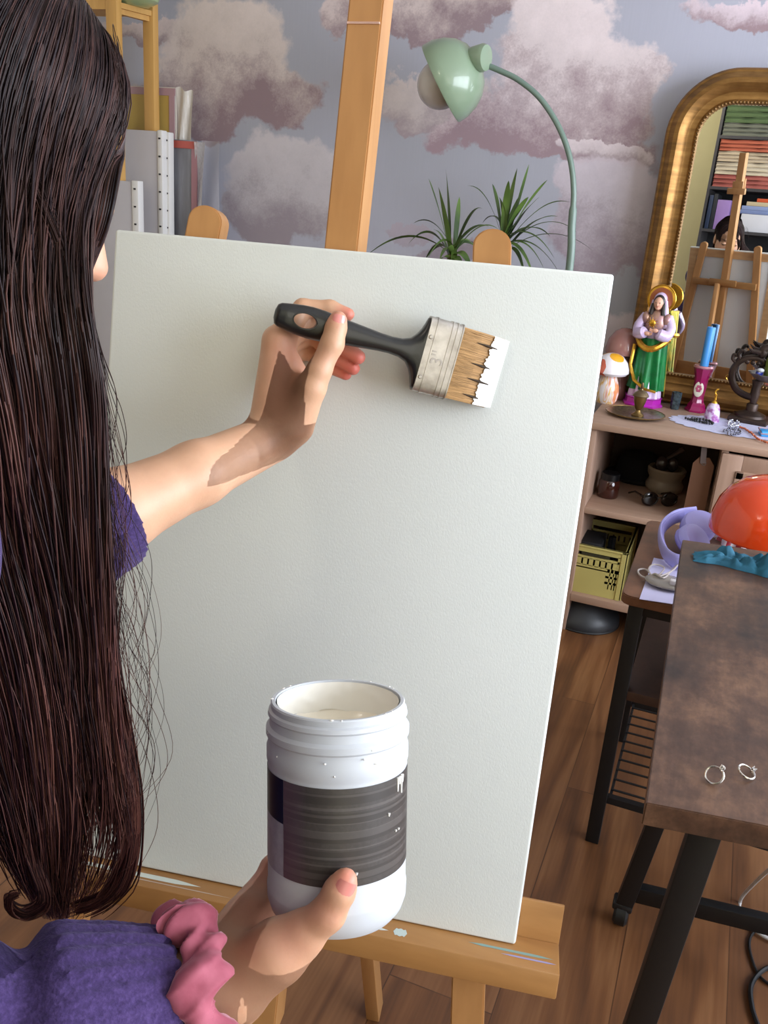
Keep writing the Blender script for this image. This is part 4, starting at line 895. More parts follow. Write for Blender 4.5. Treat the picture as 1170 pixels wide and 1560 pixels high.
# teal cloth
b = MB(); p = atz(1120, 862, DZ)
def clothf(i, j):
    x = -.070+.19*i; y = -.016+.036*j; e = math.sin(PI*j)**.6*min(1, i*6)
    f = abs(mnoise.noise((i*5.5+1, j*3.2, 4)))*1.7+.35*abs(mnoise.noise((i*13, j*7, 9))); h_ = .003+e*(.006+.030*f*(1.05-abs(i-.6)))
    return (p.x+x+.010*mnoise.noise((i*7, j*6, 3)), p.y+y*1.25+.006*math.sin(i*7)+.010*mnoise.noise((i*4, j*2, 1)), DZ+.0006+h_*(0 if j in (0, 1) else 1)*1)
b.grid(clothf, 90, 26); b.grid(lambda i, j: (clothf(i, j)[0], clothf(i, j)[1], DZ+.0004), 90, 3)
M_teal = mat('teal_cloth', '#184e64', .8, c2='#226680', nscale=30, bump=.15, bscale=400)
tag(b.build('polishing_cloth', M_teal, None, 60), 'crumpled teal cloth on the far end of the desk', 'cloth')
# floor cables at lower right
b = MB(); b.tube(smooth_path([atz(1180, 1318, .3), atz(1150, 1345, .12), atz(1128, 1372, .006), atz(1133, 1400, .006), atz(1160, 1424, .006), atz(1190, 1438, .006)], 8), .0035, 8)
tag(b.build('power_cable', mat('white_pvc', '#c9c6c6', .45), None), 'white cable curving down to the floor beneath the desk', 'cable')
for i_, (pp_, lab) in enumerate((([(1190, 1400), (1158, 1412), (1142, 1432), (1146, 1462), (1160, 1490), (1190, 1510)], 'thin black cable loop on the floor nearest the white cable'), ([(1200, 1470), (1166, 1476), (1145, 1500), (1146, 1535), (1158, 1570)], 'thick black cable loop at the lower right corner'))):
    b = MB(); rad = (.0028, .0045)[i_]; b.tube(smooth_path([atz(x, y, rad+.001) for x, y in pp_], 8), rad, 8); tag(b.build('power_cable', mat('black_pvc', '#0e0e0f', .45), None), lab, 'cable')

# ---------------------------------------------------------------- green floor lamp
LY = 2.93
M_sage = mat('sage_enamel', '#8a9e84', .28, Coat_Weight=.4); M_sagem = mat('sage_tube', '#6f8378', .35)
lb_ = atY(866, 412, LY); lbx = atY(868, 405, LY)
fl = thing('floor_lamp', 'sage green arc floor lamp with round bulb in front of the cloud wallpaper', 'lamp', (lbx.x, LY, 0))
arc = smooth_path([(lbx.x, LY, .025), (lbx.x, LY, .8), (lbx.x, LY, lbx.z)]+[tuple(atY(x, y, LY)) for x, y in ((871, 345), (874, 290), (868, 240), (851, 193), (823, 150), (790, 122), (762, 108), (743, 100))], 7)
b = MB(); b.tube(arc, [.0125 if q.z < atY(872, 320, LY).z else .0088 for q in arc], 12); b.build('post', M_sagem, fl)
b = MB(Matrix.Translation((lbx.x, LY, 0))); b.lathe([(0, 0), (.13, 0), (.132, .004), (.128, .018), (.02, .024), (.014, .06), (0, .06)], 48); b.build('base', M_sage, fl)
rc_ = atY(673, 128, LY); ap_ = atY(728, 91, LY); axd = (ap_-rc_+Vector((0, .02, 0))).normalized(); s_ = (ap_-rc_).length/67
Q = axd.to_track_quat('Z', 'Y').to_matrix().to_4x4(); Q.translation = rc_
prt(Q, 'shade', M_sage, fl, lambda b: b.lathe([(63*s_, -2*s_), (64*s_, 0), (63*s_, 16*s_), (57*s_, 34*s_), (47*s_, 49*s_), (32*s_, 61*s_), (14*s_, 67*s_), (0, 68*s_), (0, 65*s_), (30*s_, 58*s_), (54*s_, 33*s_), (61*s_, 14*s_), (62*s_, 0)], 56, cap=False))
prt(Q, 'bulb', mat('opal_globe', '#c9c3bf', .25, Coat_Weight=.3), fl, lambda b: b.ell((0, 0, -3*s_), (37*s_, 37*s_, 37*s_), 32))
a0, a1 = atY(704, 88, LY-.01), atY(741, 88, LY-.03); ad = (a1-a0); Q2 = ad.normalized().to_track_quat('Z', 'Y').to_matrix().to_4x4(); Q2.translation = a0; LL = ad.length
prt(Q2, 'joint', M_sage, fl, lambda b: b.lathe([(0, -.02), (.008, -.016), (.02, 0), (.032, LL*.45), (.040, LL*.85), (.036, LL), (0, LL*1.04)], 32))

# ---------------------------------------------------------------- dracaena plants
def dracaena(cx, cy, Yp, tips, label, seed):
    c = atY(cx, cy, Yp); p = thing('dracaena', label, 'plant', (c.x, Yp, 0)); rr = random.Random(seed)
    b = MB()
    for tx, ty, dy, sag, wd in tips:
        t = atY(tx, ty, Yp+dy); a = c+Vector((rr.uniform(-.01, .01), rr.uniform(-.01, .01), rr.uniform(-.03, .03))); mid = a.lerp(t, .5)+Vector((0, 0, sag))
        ns = 14; side = (t-a).cross(Vector((0, 0, 1))); side = side.normalized() if side.length > .02 else Vector((1, 0, 0))
        vl = []
        for i in range(ns+1):
            s = i/ns; q = a*(1-s)**2+mid*2*s*(1-s)+t*s*s; w_ = wd*(math.sin(PI*min(1, .12+s*.88))**.7 if s < .99 else .02)
            tw = side.copy(); tw.rotate(Matrix.Rotation(.5*math.sin(s*2+seed), 3, (t-a).normalized()))
            vl.append([b.bm.verts.new(q-tw*w_+Vector((0, 0, w_*.35))), b.bm.verts.new(q), b.bm.verts.new(q+tw*w_+Vector((0, 0, w_*.35)))])
        for u_, w_ in zip(vl, vl[1:]):
            b.bm.faces.new((u_[0], u_[1], w_[1], w_[0])); b.bm.faces.new((u_[1], u_[2], w_[2], w_[1]))
    n = NT('dracaena_leaf'); n.set(Roughness=.4); n.col(n.ramp(n.noise(n.coords((1, 1, .3)), 14, 2).outputs[0], [(.35, '#2f4420'), (.65, '#5d7836')]))
    b.build('foliage', n.m, p)
    b = MB(); b.tube(smooth_path([(c.x+.01, Yp, .19), (c.x-.01, Yp, .6), (c.x, Yp, c.z)], 6), .013, 10); b.build('cane', mat('dracaena_cane', '#7a6650', .8), p)
    b = MB(Matrix.Translation((c.x, Yp, 0))); b.lathe([(0, 0), (.075, 0), (.098, .2), (.102, .21), (.094, .21), (.09, .19), (0, .19)], 36); b.build('pot', mat('terracotta', '#a5654a', .8), p)
rr = random.Random(11)
T1 = [(679, 255, .0, .02, .012), (653, 272, .03, .02, .011), (668, 285, -.05, .02, .009), (622, 372, .0, .10, .010), (556, 392, .02, .12, .008), (640, 420, -.05, .10, .010), (655, 430, -.1, .09, .010), (735, 318, .04, .09, .008), (760, 350, -.03, .10, .008), (745, 345, .02, .06, .010), (720, 420, -.08, .08, .011), (705, 430, -.12, .08, .010), (700, 300, .1, .02, .009), (630, 340, .08, .07, .007), (738, 395, .05, .07, .009), (670, 395, -.14, .06, .010), (648, 395, .06, .08, .011), (690, 445, -.1, .05, .010), (660, 350, .12, .05, .008), (725, 375, .12, .06, .009)]
dracaena(688, 388, 2.74, T1, 'spiky green dracaena left of the rounded easel post', 1)
T2 = [(806, 250, .0, .02, .011), (788, 256, .06, .02, .009), (834, 274, -.02, .03, .012), (750, 280, .03, .05, .010), (712, 283, .0, .09, .007), (868, 308, .0, .09, .008), (905, 384, -.03, .12, .006), (832, 418, -.04, .11, .009), (858, 428, .02, .11, .008), (800, 425, -.1, .10, .011), (815, 430, -.12, .09, .010), (850, 330, .08, .07, .009), (838, 360, .1, .07, .010), (735, 340, .05, .09, .010), (740, 400, -.06, .09, .010), (775, 275, -.06, .03, .012), (822, 300, .05, .03, .011), (760, 300, -.04, .04, .011), (845, 395, -.09, .09, .008), (805, 300, -.05, .02, .013), (880, 355, .05, .12, .006), (790, 300, .1, .02, .011)]
dracaena(766, 374, 3.02, T2, 'spiky green dracaena right of the rounded easel post', 2)

# ---------------------------------------------------------------- left background: shelf frame and stacked pictures
M_pine2 = wood('pine_shelf', '#c0924e', '#d5a862', 'z', 9, .55, fleck=.3)
LYs = 2.95
shf = thing('shelf_frame', 'tall pine ladder shelf frame against the wall at upper left', 'shelf', (atY(200, 100, LYs).x, LYs+.1, 0))
def vpost(x0, y0, Y, wx, wy): 
    x = atY(x0, y0, Y).x; MB().mm((x-wx/2, Y-wy/2, 0), (x+wx/2, Y+wy/2, 2.45), .002).build('post', M_pine2, shf); return x
xa = vpost(175, 80, LYs, .046, .032); xb = vpost(230, 80, LYs+.17, .046, .034)
xc = xa-.62; MB().mm((xc-.023, LYs-.016, 0), (xc+.023, LYs+.016, 2.45), .002).build('post', M_pine2, shf)
zr = atY(205, 20, LYs+.1).z
MB().bar((xa, LYs, zr), (xb, LYs+.17, zr), .02, .035, (0, 0, 1)).build('rung', M_pine2, shf)
MB().mm((xc, LYs-.012, zr-.008), (xa, LYs+.012, zr+.03)).build('rail', M_pine2, shf)
sp0 = MB(); sp0.prism([(xc, LYs), (xa+.02, LYs), (xb+.02, LYs+.17), (xb-.55, LYs+.17)], zr+.0, zr+.018); sp0.build('shelf_board', M_pine2, shf)
p = Vector(((xa+xb)/2+.005, LYs+.09, zr+.0185)); b = MB(Matrix.Translation(p)); b.lathe([(0, 0), (.05, 0), (.085, .02), (.11, .08), (.115, .12), (.11, .12), (.08, .03), (0, .012)], 36)
gb = b.build('bowl', mat('celadon_glaze', '#9db486', .2, Coat_Weight=.4), None); tag(gb, 'pale green glazed bowl on the pine shelf frame at the top', 'bowl')
def boxpx(l, t, r, Y, dep, zb=0):
    a = atY(l, t, Y); c_ = atY(r, t, Y); return a.x, c_.x, a.z
# yellow wrapped painting
def upright(name, label, l, t, r, Y, dep, face_m, edge_m, lean=0):
    x0, _, z1 = boxpx(l, t, r, Y, dep); x1 = atY(r, t, Y).x
    o = thing(name, label, 'painting' if 'paint' in name else 'canvas', ((x0+x1)/2, Y, 0)); 
    MB().mm((x0, Y, .0), (x1, Y+dep, z1), .004).build('wrapped_edge' if False else 'body', edge_m, o)
    return o, x0, x1, z1
n = NT('yellow_abstract_paint'); n.set(Roughness=.6); v = n.coords()
n.col(n.ramp(n.noise(v, 2.2, 2, .4).outputs[0], [(.44, '#9a7a72'), (.5, '#a98378'), (.54, '#b59a52'), (.8, '#bda155')])); M_yp = n.m
M_film = mat('milky_plastic_wrap', '#c9c2b8', .25, Coat_Weight=.4, bump=.3, bscale=25, bdist=.01)
Yp = 3.16
o, x0, x1, z1 = upright('wrapped_painting', 'yellow and pink painting wrapped in film, below the pine shelf frame', 120, 127, 268, Yp, .05, None, M_film)
MB().mm((x0+.01, Yp-.004, .02), (x1-.01, Yp, z1-.012)).build('painted_face', M_yp, o)
for (lo, hi) in (((x0, z1-.03), (x1, z1-.004)), ((x1-.028, .0), (x1-.004, z1-.03))): MB().mm((lo[0], Yp-.006, lo[1]), (hi[0], Yp-.003, hi[1])).build('pink_border', mat('dusky_pink_paint', '#a98a92', .5), o)
xe = atY(291, 130, Yp).x; b = MB(); b.grid(lambda i, j: (x1+(xe-x1)*i+.004*math.sin(j*17+i*3), Yp+.012*i+.006*math.sin(j*23+i*9), z1*(1-j)-.012*i*(1-j)+.006*math.sin(9*i)*(1 if j == 0 else 0)), 10, 60); b.build('film_edge', M_film, o)
# white stacked canvases with stapled edges
M_lin = mat('grey_white_canvas', '#b3afb1', .7); M_edge = mat('white_canvas_edge', '#d8d6d2', .6)
def stapled(name, label, l, t, r, re, Y):
    x0 = atY(l, t, Y).x; x1 = atY(r, t, Y).x; xe = atY(re, t, Y).x; z1 = atY((r+re)/2, t, Y).z
    o = thing(name, label, 'canvas', ((x0+xe)/2, Y, 0))
    MB().mm((x0, Y, .0), (x1, Y+.03, z1), .002).build('painted_cloth', M_lin, o)
    # folded edge strip facing the room, in a lighter tone than the cloth
    MB().mm((x1, Y-.004, 0), (xe, Y+.03, z1+.004), .003).build('canvas_edge', M_edge, o)
    z = z1-.025
    while z > .9:
        MB().box(((x1+xe)/2, Y-.0045, z), (.009, .003, .006)).build('staple', M_staple, o); z -= .063
    return o
stapled('stretched_canvas', 'tall white canvas with stapled edge, rear of the stapled pair', 120, 203, 251, 258, 3.06)
stapled('stretched_canvas', 'tall white canvas with stapled edge, front of the stapled pair', 120, 200, 240, 247.5, 3.03)
stapled('stretched_canvas', 'smaller white canvas with stapled edge leaning beside the hair', 110, 277, 201, 211, 2.93)
# bubble wrapped painting
Yp = 3.11; x0 = atY(258, 212, Yp).x; x1 = atY(300, 212, Yp).x; xe = atY(330, 214, Yp).x; z1 = atY(280, 213, Yp).z
o = thing('wrapped_painting', 'red-edged dark painting in bubble wrap, right of the white canvases', 'painting', ((x0+xe)/2, Yp, 0))
n = NT('dark_blue_paint'); n.set(Roughness=.35, Coat_Weight=.4); n.col(n.ramp(n.noise(n.coords((3, 1, .5)), 5, 4).outputs[0], [(.35, '#5b5a5e'), (.55, '#77777d'), (.7, '#9aa0a8')])); MB().mm((x0-.2, Yp, 0), (x1, Yp+.04, z1), .003).build('painted_face', n.m, o)
M_red = mat('coral_red_paint', '#b85a50', .5); 
MB().mm((x0-.2, Yp-.004, z1-.03), (x1+.002, Yp+.001, z1-.004)).build('red_border', M_red, o); MB().mm((x1-.022, Yp-.0045, 0), (x1+.002, Yp+.001, z1-.03)).build('red_border', mat('faded_red_paint', '#a3767c', .5), o)
n = NT('bubble_wrap'); n.set(Roughness=.15, Coat_Weight=.5, Alpha=.72); n.col(lin('#bcb7b6')); vo = n.n('TexVoronoi'); vo.inputs['Scale'].default_value = 90; n.l(n.coords(), vo.inputs['Vector']); n.bump(vo.outputs['Distance'], .7, .004)
b = MB(); b.grid(lambda i, j: (x1-.005+(xe-.04-x1)*i, Yp-.012+.02*math.sin(i*3+j*9)-.012*math.sin(PI*i), (z1-.005)*(1-j)), 16, 80); b.build('bubble_wrap', n.m, o)
n = NT('clear_film'); n.set(Roughness=.2, Alpha=.35, Coat_Weight=.4); n.col(lin('#c4c1c6')); b = MB(); b.grid(lambda i, j: (x1+(xe-x1)*i, Yp+.03+.012*math.sin(i*4+j*11), (z1+.003)*(1-j)), 12, 60); b.build('film_sleeve', n.m, o)

# ---------------------------------------------------------------- bookcase seen in the mirror
BY = -1.42
xl_ = mref(1075, 300, BY).x; xr_ = xl_+1.35
zb1 = mref(1125, 207, BY).z; zb2 = mref(1125, 286, BY).z; zb3 = mref(1125, 352, BY).z
bc = thing('bookcase', 'dark bookcase of blankets and books reflected in the mirror', 'bookcase', ((xl_+xr_)/2, BY-.15, 0))
M_bc = mat('charcoal_board', '#3d3b3c', .5)
ztop = zb1+.42
for x in (xl_, xr_-.02): MB().mm((x, BY-.30, 0), (x+.02, BY, ztop)).build('side_panel', M_bc, bc)
MB().mm((xl_, BY-.31, 0), (xr_, BY-.30, ztop)).build('back_panel', mat('black_board', '#17171a', .6), bc)
zs_ = [zb1, zb2, zb3, zb3-.4, zb3-.8, .06, ztop]
for z in zs_: MB().mm((xl_+.02, BY-.30, z-.022), (xr_-.02, BY, z)).build('shelf', M_bc, bc)
rr = random.Random(2)
def blanket(z, h, hexa, label, wid=.55, x0=None):
    x = xl_+.03 if x0 is None else x0; b = MB()
    for k in range(3):
        zz = z+h*k/3; b.grid(lambda i, j: (x+wid*i, BY-.02-.012*math.cos(PI*(2*j-1))*1-.004*mnoise.noise((i*9, k, z)), zz+.001+(h/3-.002)*j+.012*mnoise.noise((i*5, k*3, z*9))*j), 30, 7)
        b.mm((x, BY-.27, zz+.001), (x+wid, BY-.022, zz+h/3-.001), .006)
    o = b.build('folded_blanket', mat('wool', hexa, .95, bump=.3, bscale=80, bdist=.004), None); return tag(o, label, 'blanket', 'folded blankets on the bookcase')
z = zb1; 
for h, c, l in ((.09, '#77796a', 'grey green checked blanket at the bottom of the top reflected stack'), (.12, '#5a6e48', 'green blanket in the middle of the top reflected stack'), (.08, '#b9ab93', 'cream blanket on the top reflected stack')): blanket(z, h, c, l); z += h+.002
z = zb2
for h, c, l in ((.09, '#b0665a', 'brick red blanket under the cream ones in the mirror'), (.09, '#cfc3ab', 'lower thick cream blanket in the mirror'), (.075, '#c9b99f', 'upper cream blanket in the mirror'), (.08, '#bd6d52', 'rust blanket topping the cream pile in the mirror')): blanket(z, h, c, l); z += h+.002
def book(lo, hi, c, label): return tag(MB().mm(lo, hi, .002).build('book', mat('book_cover', c, .5), None), label, 'book', 'books on the bookcase')
x = xl_+.03
for w_, h_, c, l in ((.03, .25, '#24324a', 'upright navy book beside the lilac one in the mirror'), (.028, .26, '#1f2328', 'upright black book next to the navy one in the mirror'), (.10, .22, '#9a7bb5', 'lilac book standing upright in the mirror')): book((x, BY-.2, zb3+.0005), (x+w_, BY-.01, zb3+h_), c, l); x += w_+.004
x += .03; wb = tag(MB().mm((x+.06, BY-.24, zb3+.0005), (x+.45, BY-.01, zb3+.13), .003).build('storage_box', mat('white_card', '#dadbe0', .6), None), 'white box under the stacked books in the mirror', 'box')
z = zb3+.1315
for h_, c, l, o_ in ((.028, '#7b8bb5', 'pale blue book lying on the white box', 0), (.03, '#8c9cc4', 'second pale blue book lying on the stack', .02), (.03, '#c9b996', 'tan book lying near the top of the stack', .05), (.026, '#d2582f', 'orange book topping the stack in the mirror', .12)): book((x+.03+o_, BY-.22, z), (x+.40, BY-.012, z+h_), c, l); z += h_+.0005
# ================================================================== the painter
def V(p): return np.array(p, float)
A = lambda x, y, d: V(atd(x, y, d))
W_ = lambda a, b, c: V(cw(a, b, c))
# ---- implicit surfaces: round cones and ellipsoids blended with a smooth minimum
class Cone:
    def __init__(s, a, b, ra, rb): s.a, s.b, s.ra, s.rb = V(a), V(b), ra, rb; s.ba = s.b-s.a; s.q = max(1e-12, s.ba@s.ba)
    def __call__(s, P):
        t = np.clip((P-s.a)@s.ba/s.q, 0, 1); return np.linalg.norm(P-s.a-t[:, None]*s.ba, axis=1)-(s.ra+(s.rb-s.ra)*t)
class Ell:
    def __init__(s, c, ax, r): s.c, s.R, s.r = V(c), np.array(ax, float), V(r)   # rows of ax are the axes
    def __call__(s, P):
        q = (P-s.c)@s.R.T; k0 = np.linalg.norm(q/s.r, axis=1); k1 = np.linalg.norm(q/s.r**2, axis=1)+1e-9; return k0*(k0-1)/k1
class Half:
    def __init__(s, p, n): s.p, s.n = V(p), V(n)/np.linalg.norm(n)
    def __call__(s, P): return (P-s.p)@s.n
def smin(a, b, k):
    if k <= 0: return np.minimum(a, b)
    h = np.maximum(k-np.abs(a-b), 0)/k; return np.minimum(a, b)-h*h*k*.25
class Un:
    def __init__(s, k, *ch): s.k, s.ch = k, ch
class Cut:      # a minus b (smooth)
    def __init__(s, k, a, b): s.k, s.a, s.b = k, a, b
class Off:      # displacement added to a
    def __init__(s, a, fn): s.a, s.fn = a, fn
def ev(n, P, c=None, rad=0):
    # None means: nothing of this branch comes near the block
    if isinstance(n, Un):
        r = None
        for x in n.ch:
            d = ev(x, P, c, rad)
            if d is None: continue
            r = d if r is None else smin(r, d, n.k)
        return r
    if isinstance(n, Cut):
        d = ev(n.a, P, c, rad)
        if d is None: return None
        e = ev(n.b, P, c, rad)
        return d if e is None else -smin(-d, e, n.k)
    if isinstance(n, Off):
        d = ev(n.a, P, c, rad); return None if d is None else d+n.fn(P)
    if c is not None and not isinstance(n, Half):
        if float(n(c[None])[0]) > rad+.035: return None
    return n(P)
def polygonise(node, seeds, h, B=16):
    # surface nets on a sparse set of blocks found by flooding from the seed points
    S = h*B; rad = S*.87; todo = [tuple(np.floor(V(p)/S).astype(int)) for p in seeds]; seen = set(todo); keys = []; verts = []; quads = []
    g = np.stack(np.meshgrid(*[np.arange(B+1)]*3, indexing='ij'), -1).reshape(-1, 3)
    off = 1 << 20
    def key(ix): ix = ix+(off >> 1); return (ix[..., 0]*off+ix[..., 1])*off+ix[..., 2]
    corners = np.array([[i, j, k] for i in (0, 1) for j in (0, 1) for k in (0, 1)])
    edges = [(a, b) for a in range(8) for b in range(a+1, 8) if np.abs(corners[a]-corners[b]).sum() == 1]
    while todo:
        b = todo.pop(); o = np.array(b)*B; c = (o+B/2)*h
        d = ev(node, (o+g)*h, c, rad)
        if d is None: continue
        if d.min() > 0 or d.max() < 0: continue
        for ax in range(3):
            for s in (-1, 1):
                nb = list(b); nb[ax] += s; nb = tuple(nb)
                if nb not in seen: seen.add(nb); todo.append(nb)
        D = d.reshape((B+1,)*3)
        v8 = np.stack([D[i:i+B, j:j+B, k:k+B] for i, j, k in corners], -1); ins = v8 < 0; act = ins.any(-1) & ~ins.all(-1)
        idx = np.argwhere(act); vv = v8[act]; acc = np.zeros((len(idx), 3)); cnt = np.zeros(len(idx))
        for a, e in edges:
            m = (vv[:, a] < 0) != (vv[:, e] < 0)
            t = np.where(m, vv[:, a]/np.where(m, vv[:, a]-vv[:, e], 1), 0)
            acc += m[:, None]*(corners[a]+t[:, None]*(corners[e]-corners[a])); cnt += m
        verts.append((o+idx+acc/cnt[:, None])*h); keys.append(key(o+idx))
        for ax in range(3):
            sl0 = [slice(0, B)]*3; sl1 = [slice(0, B)]*3; sl1[ax] = slice(1, B+1)
            a, e = D[tuple(sl0)] < 0, D[tuple(sl1)] < 0; w = np.argwhere(a != e); flip = a[a != e]
            u, v_ = [(1, 2), (2, 0), (0, 1)][ax]; du = np.zeros(3, int); dv = np.zeros(3, int); du[u] = 1; dv[v_] = 1
            q = o+w; quad = np.stack([key(q-du-dv), key(q-dv), key(q), key(q-du)], 1); quad[~flip] = quad[~flip][:, ::-1]; quads.append(quad)
    K = np.concatenate(keys); Vv = np.concatenate(verts); Q = np.concatenate(quads); od = np.argsort(K); K = K[od]; Vv = Vv[od]
    ix = np.clip(np.searchsorted(K, Q), 0, len(K)-1); ok = (K[ix] == Q).all(1); ix = ix[ok]
    return Vv, ix

# ---- joints. Left arm reaches to the canvas with the brush, right arm carries the jar
dh = proj(BM @ Vector((.27*BL, 0, 0)))[2]
H_ = lambda x, y, o: A(x, y, dh+o)
HC = W_(-.259, -.224, .552); NECK = W_(-.345, -.03, .50)
ang = math.radians(-19); F0 = V((-math.sin(ang), math.cos(ang), 0)); UPW = V((0, 0, 1)); R_h = np.cross(F0, UPW)
tilt = math.radians(25); Fh = F0*math.cos(tilt)-UPW*math.sin(tilt); Uh = np.cross(R_h, Fh)
HD = lambda f, r, u: HC+Fh*f+R_h*r+Uh*u
HAX = [Fh, R_h, Uh]
ShL, ShR = W_(-.44, -.015, .605), W_(-.247, .02, .39)
ElL, ElR = A(56, 842, .69), W_(-.30, .29, .43)
WrL = H_(412, 668, .012); WrR = A(337, 1495, .548)
PEL = NECK+V((-.10, -.15, 0)); PEL[2] = .56
fw_ = V((math.sin(.55), math.cos(.55), 0)); rt = V((fw_[1], -fw_[0], 0))
HipR, HipL = PEL+rt*.085, PEL-rt*.085
KnR, KnL = HipR+fw_*.30+rt*.05+V((0, 0, -.06)), HipL+fw_*.10-rt*.32+V((0, 0, -.06))
AnR, AnL = KnR-fw_*.10, KnL-fw_*.16
AnR[2] = AnL[2] = .085
def hand_left():
    mc = [((408, 655, .006), (425, 522, .012), .0140, .0138), ((407, 652, .016), (424, 519, .029), .0135, .0136), ((407, 655, .026), (425, 527, .046), .0130, .0126), ((409, 660, .034), (429, 543, .060), .0125, .0112)]
    palm = Un(.016, *[Cone(H_(*a), H_(*b), ra, rb) for a, b, ra, rb in mc], Cone(H_(432, 655, .022), H_(448, 575, .030), .0165, .014), Cone(H_(428, 655, .004), H_(436, 560, .012), .016, .0125))
    thumb = Un(.005, Cone(H_(448, 645, .004), H_(474, 590, -.012), .0195, .0135), Cone(H_(474, 590, -.012), H_(486, 565, -.0165), .0135, .0112), Cone(H_(486, 565, -.0165), H_(506, 524, -.0195), .0108, .0103), Cone(H_(506, 524, -.0195), H_(512, 499, -.0195), .0103, .0092), Cone(H_(512, 499, -.0195), H_(515, 487, -.0188), .0092, .0080))
    web = Cone(H_(440, 600, .010), H_(470, 585, -.004), .012, .008)
    fg = []
    for pts, rr in (([(425, 522, .012), (461, 470, .021), (503, 470, .021), (530, 479, .019)], (.0128, .0090, .0078, .0064)),
                    ([(424, 519, .029), (485, 492, .037), (515, 522, .027), (546, 544, .023)], (.0125, .0095, .0084, .0070)),
                    ([(425, 527, .046), (478, 510, .049), (508, 540, .038), (538, 561, .033)], (.0118, .0090, .0080, .0068)),
                    ([(429, 543, .060), (470, 535, .060), (499, 557, .049), (527, 570, .043)], (.0105, .0080, .0070, .0060))):
        fg.append(Un(.004, *[Cone(H_(*a), H_(*b), x, y) for a, b, x, y in zip(pts, pts[1:], rr, rr[1:])]))
    return Un(.008, Un(.014, palm, Un(.01, thumb, web)), Un(.0012, *fg))
def hand_right():
    mc = [((325, 1472, .556), (390, 1380, .606), .0125, .0115), ((333, 1487, .552), (407, 1366, .622), .0135, .0122), ((343, 1503, .548), (432, 1356, .640), .0135, .0122), ((352, 1520, .544), (462, 1352, .648), .0130, .0120)]
    palm = Un(.016, *[Cone(A(*a), A(*b), ra, rb) for a, b, ra, rb in mc], Cone(A(330, 1470, .553), A(378, 1402, .588), .0135, .0125))
    thumb = Un(.006, Cone(A(368, 1490, .543), A(425, 1448, .540), .0215, .0185), Cone(A(425, 1448, .540), A(458, 1425, .538), .0185, .0135), Cone(A(458, 1425, .538), A(500, 1391, .5310), .0135, .0100), Cone(A(500, 1391, .5310), A(517, 1358, .5285), .0098, .0088), Cone(A(517, 1358, .5285), A(526, 1341, .5288), .0088, .0072))
    fg = []
    for pts, rr in (([(390, 1380, .606), (414, 1322, .628), (436, 1296, .640), (462, 1286, .650)], (.0108, .0080, .0070, .0060)),
                    ([(407, 1366, .622), (432, 1308, .648), (462, 1288, .656), (492, 1282, .656)], (.0115, .0088, .0078, .0066)),
                    ([(432, 1356, .640), (462, 1302, .660), (500, 1286, .660), (530, 1284, .655)], (.0118, .0092, .0080, .0068)),
                    ([(462, 1352, .648), (500, 1308, .662), (535, 1298, .656), (560, 1296, .645)], (.0118, .0088, .0078, .0066))):
        fg.append(Un(.004, *[Cone(A(*a), A(*b), x, y) for a, b, x, y in zip(pts, pts[1:], rr, rr[1:])]))
    return Un(.008, Un(.014, palm, thumb), Un(.0012, *fg))
def spread(p, q, e, r0, r1, k=.012):    # a limb with an oval section: two cones side by side
    return Un(k, Cone(p-e, q-e*.6, r0, r1), Cone(p+e, q+e*.6, r0, r1))
vD = V(CF)
armL = Un(.012, Cone(ShL, ElL, .052, .039), Cone(ElL, A(170, 783, .728), .0385, .0345), Cone(A(170, 783, .728), A(300, 722, .770), .0345, .0268), Un(.008, Cone(A(300, 722, .770), WrL, .0262, .0215), Cone(A(300, 722, .770), WrL+vD*.014, .0240, .0205)))
m1 = WrR*.6+ElR*.4
armR = Un(.03, Cone(ShR, ElR, .052, .040), Cone(ElR, m1, .040, .031), Un(.014, Cone(m1, A(329, 1479, .551), .028, .0185), Cone(m1, A(345, 1511, .546), .028, .0185)))
head = Un(.02, Ell(HD(-.010, 0, .035), HAX, (.092, .074, .086)), Ell(HD(.028, 0, -.032), HAX, (.060, .057, .082)), Cone(HD(.066, -.010, -.098), HD(.066, .010, -.098), .019, .019), Cone(HD(.036, .036, -.030), HD(.036, -.036, -.030), .034, .034))
face = Un(.010, head, Cone(HD(.086, 0, .010), HD(.106, 0, -.028), .0065, .0105), Cone(HD(.092, .011, -.034), HD(.092, -.011, -.034), .0075, .0075), Cone(HD(.076, .026, .024), HD(.076, -.026, .024), .0085, .0085))
face = Un(.005, face, Cone(HD(.085, .016, -.0585), HD(.085, -.016, -.0585), .0055, .0055), Cone(HD(.083, .014, -.069), HD(.083, -.014, -.069), .0065, .0065))
face = Un(.003, Cut(.012, face, Un(.002, *[Cone(HD(.094, s*.032, .004), HD(.094, s*.030, .006), .0125, .0125) for s in (-1, 1)])), *[Cone(HD(.0735, s*.031, .004), HD(.0735, s*.031, .004), .0125, .0125) for s in (-1, 1)])
ears = [Un(.004, Ell(HD(-.012, s*.071, -.008), HAX, (.020, .008, .031)), Cone(HD(-.012, s*.070, -.03), HD(-.008, s*.068, -.034), .008, .006)) for s in (-1, 1)]
neck = Cone(HD(-.022, 0, -.06), NECK+V((0, 0, .01)), .052, .058)
CHEST = NECK*.62+PEL*.38
torso = Un(.06, Cone(NECK+V((0, 0, -.03)), CHEST, .07, .105), Cone(ShL, ShR, .055, .055), Un(.05, *[Cone(CHEST+rt*s*.05, PEL+rt*s*.06, .105, .115) for s in (-1, 1)]))
legs = [Un(.03, Cone(h_, k_, .085, .060), Cone(k_, a_, .056, .040)) for h_, k_, a_ in ((HipR, KnR, AnR), (HipL, KnL, AnL))]
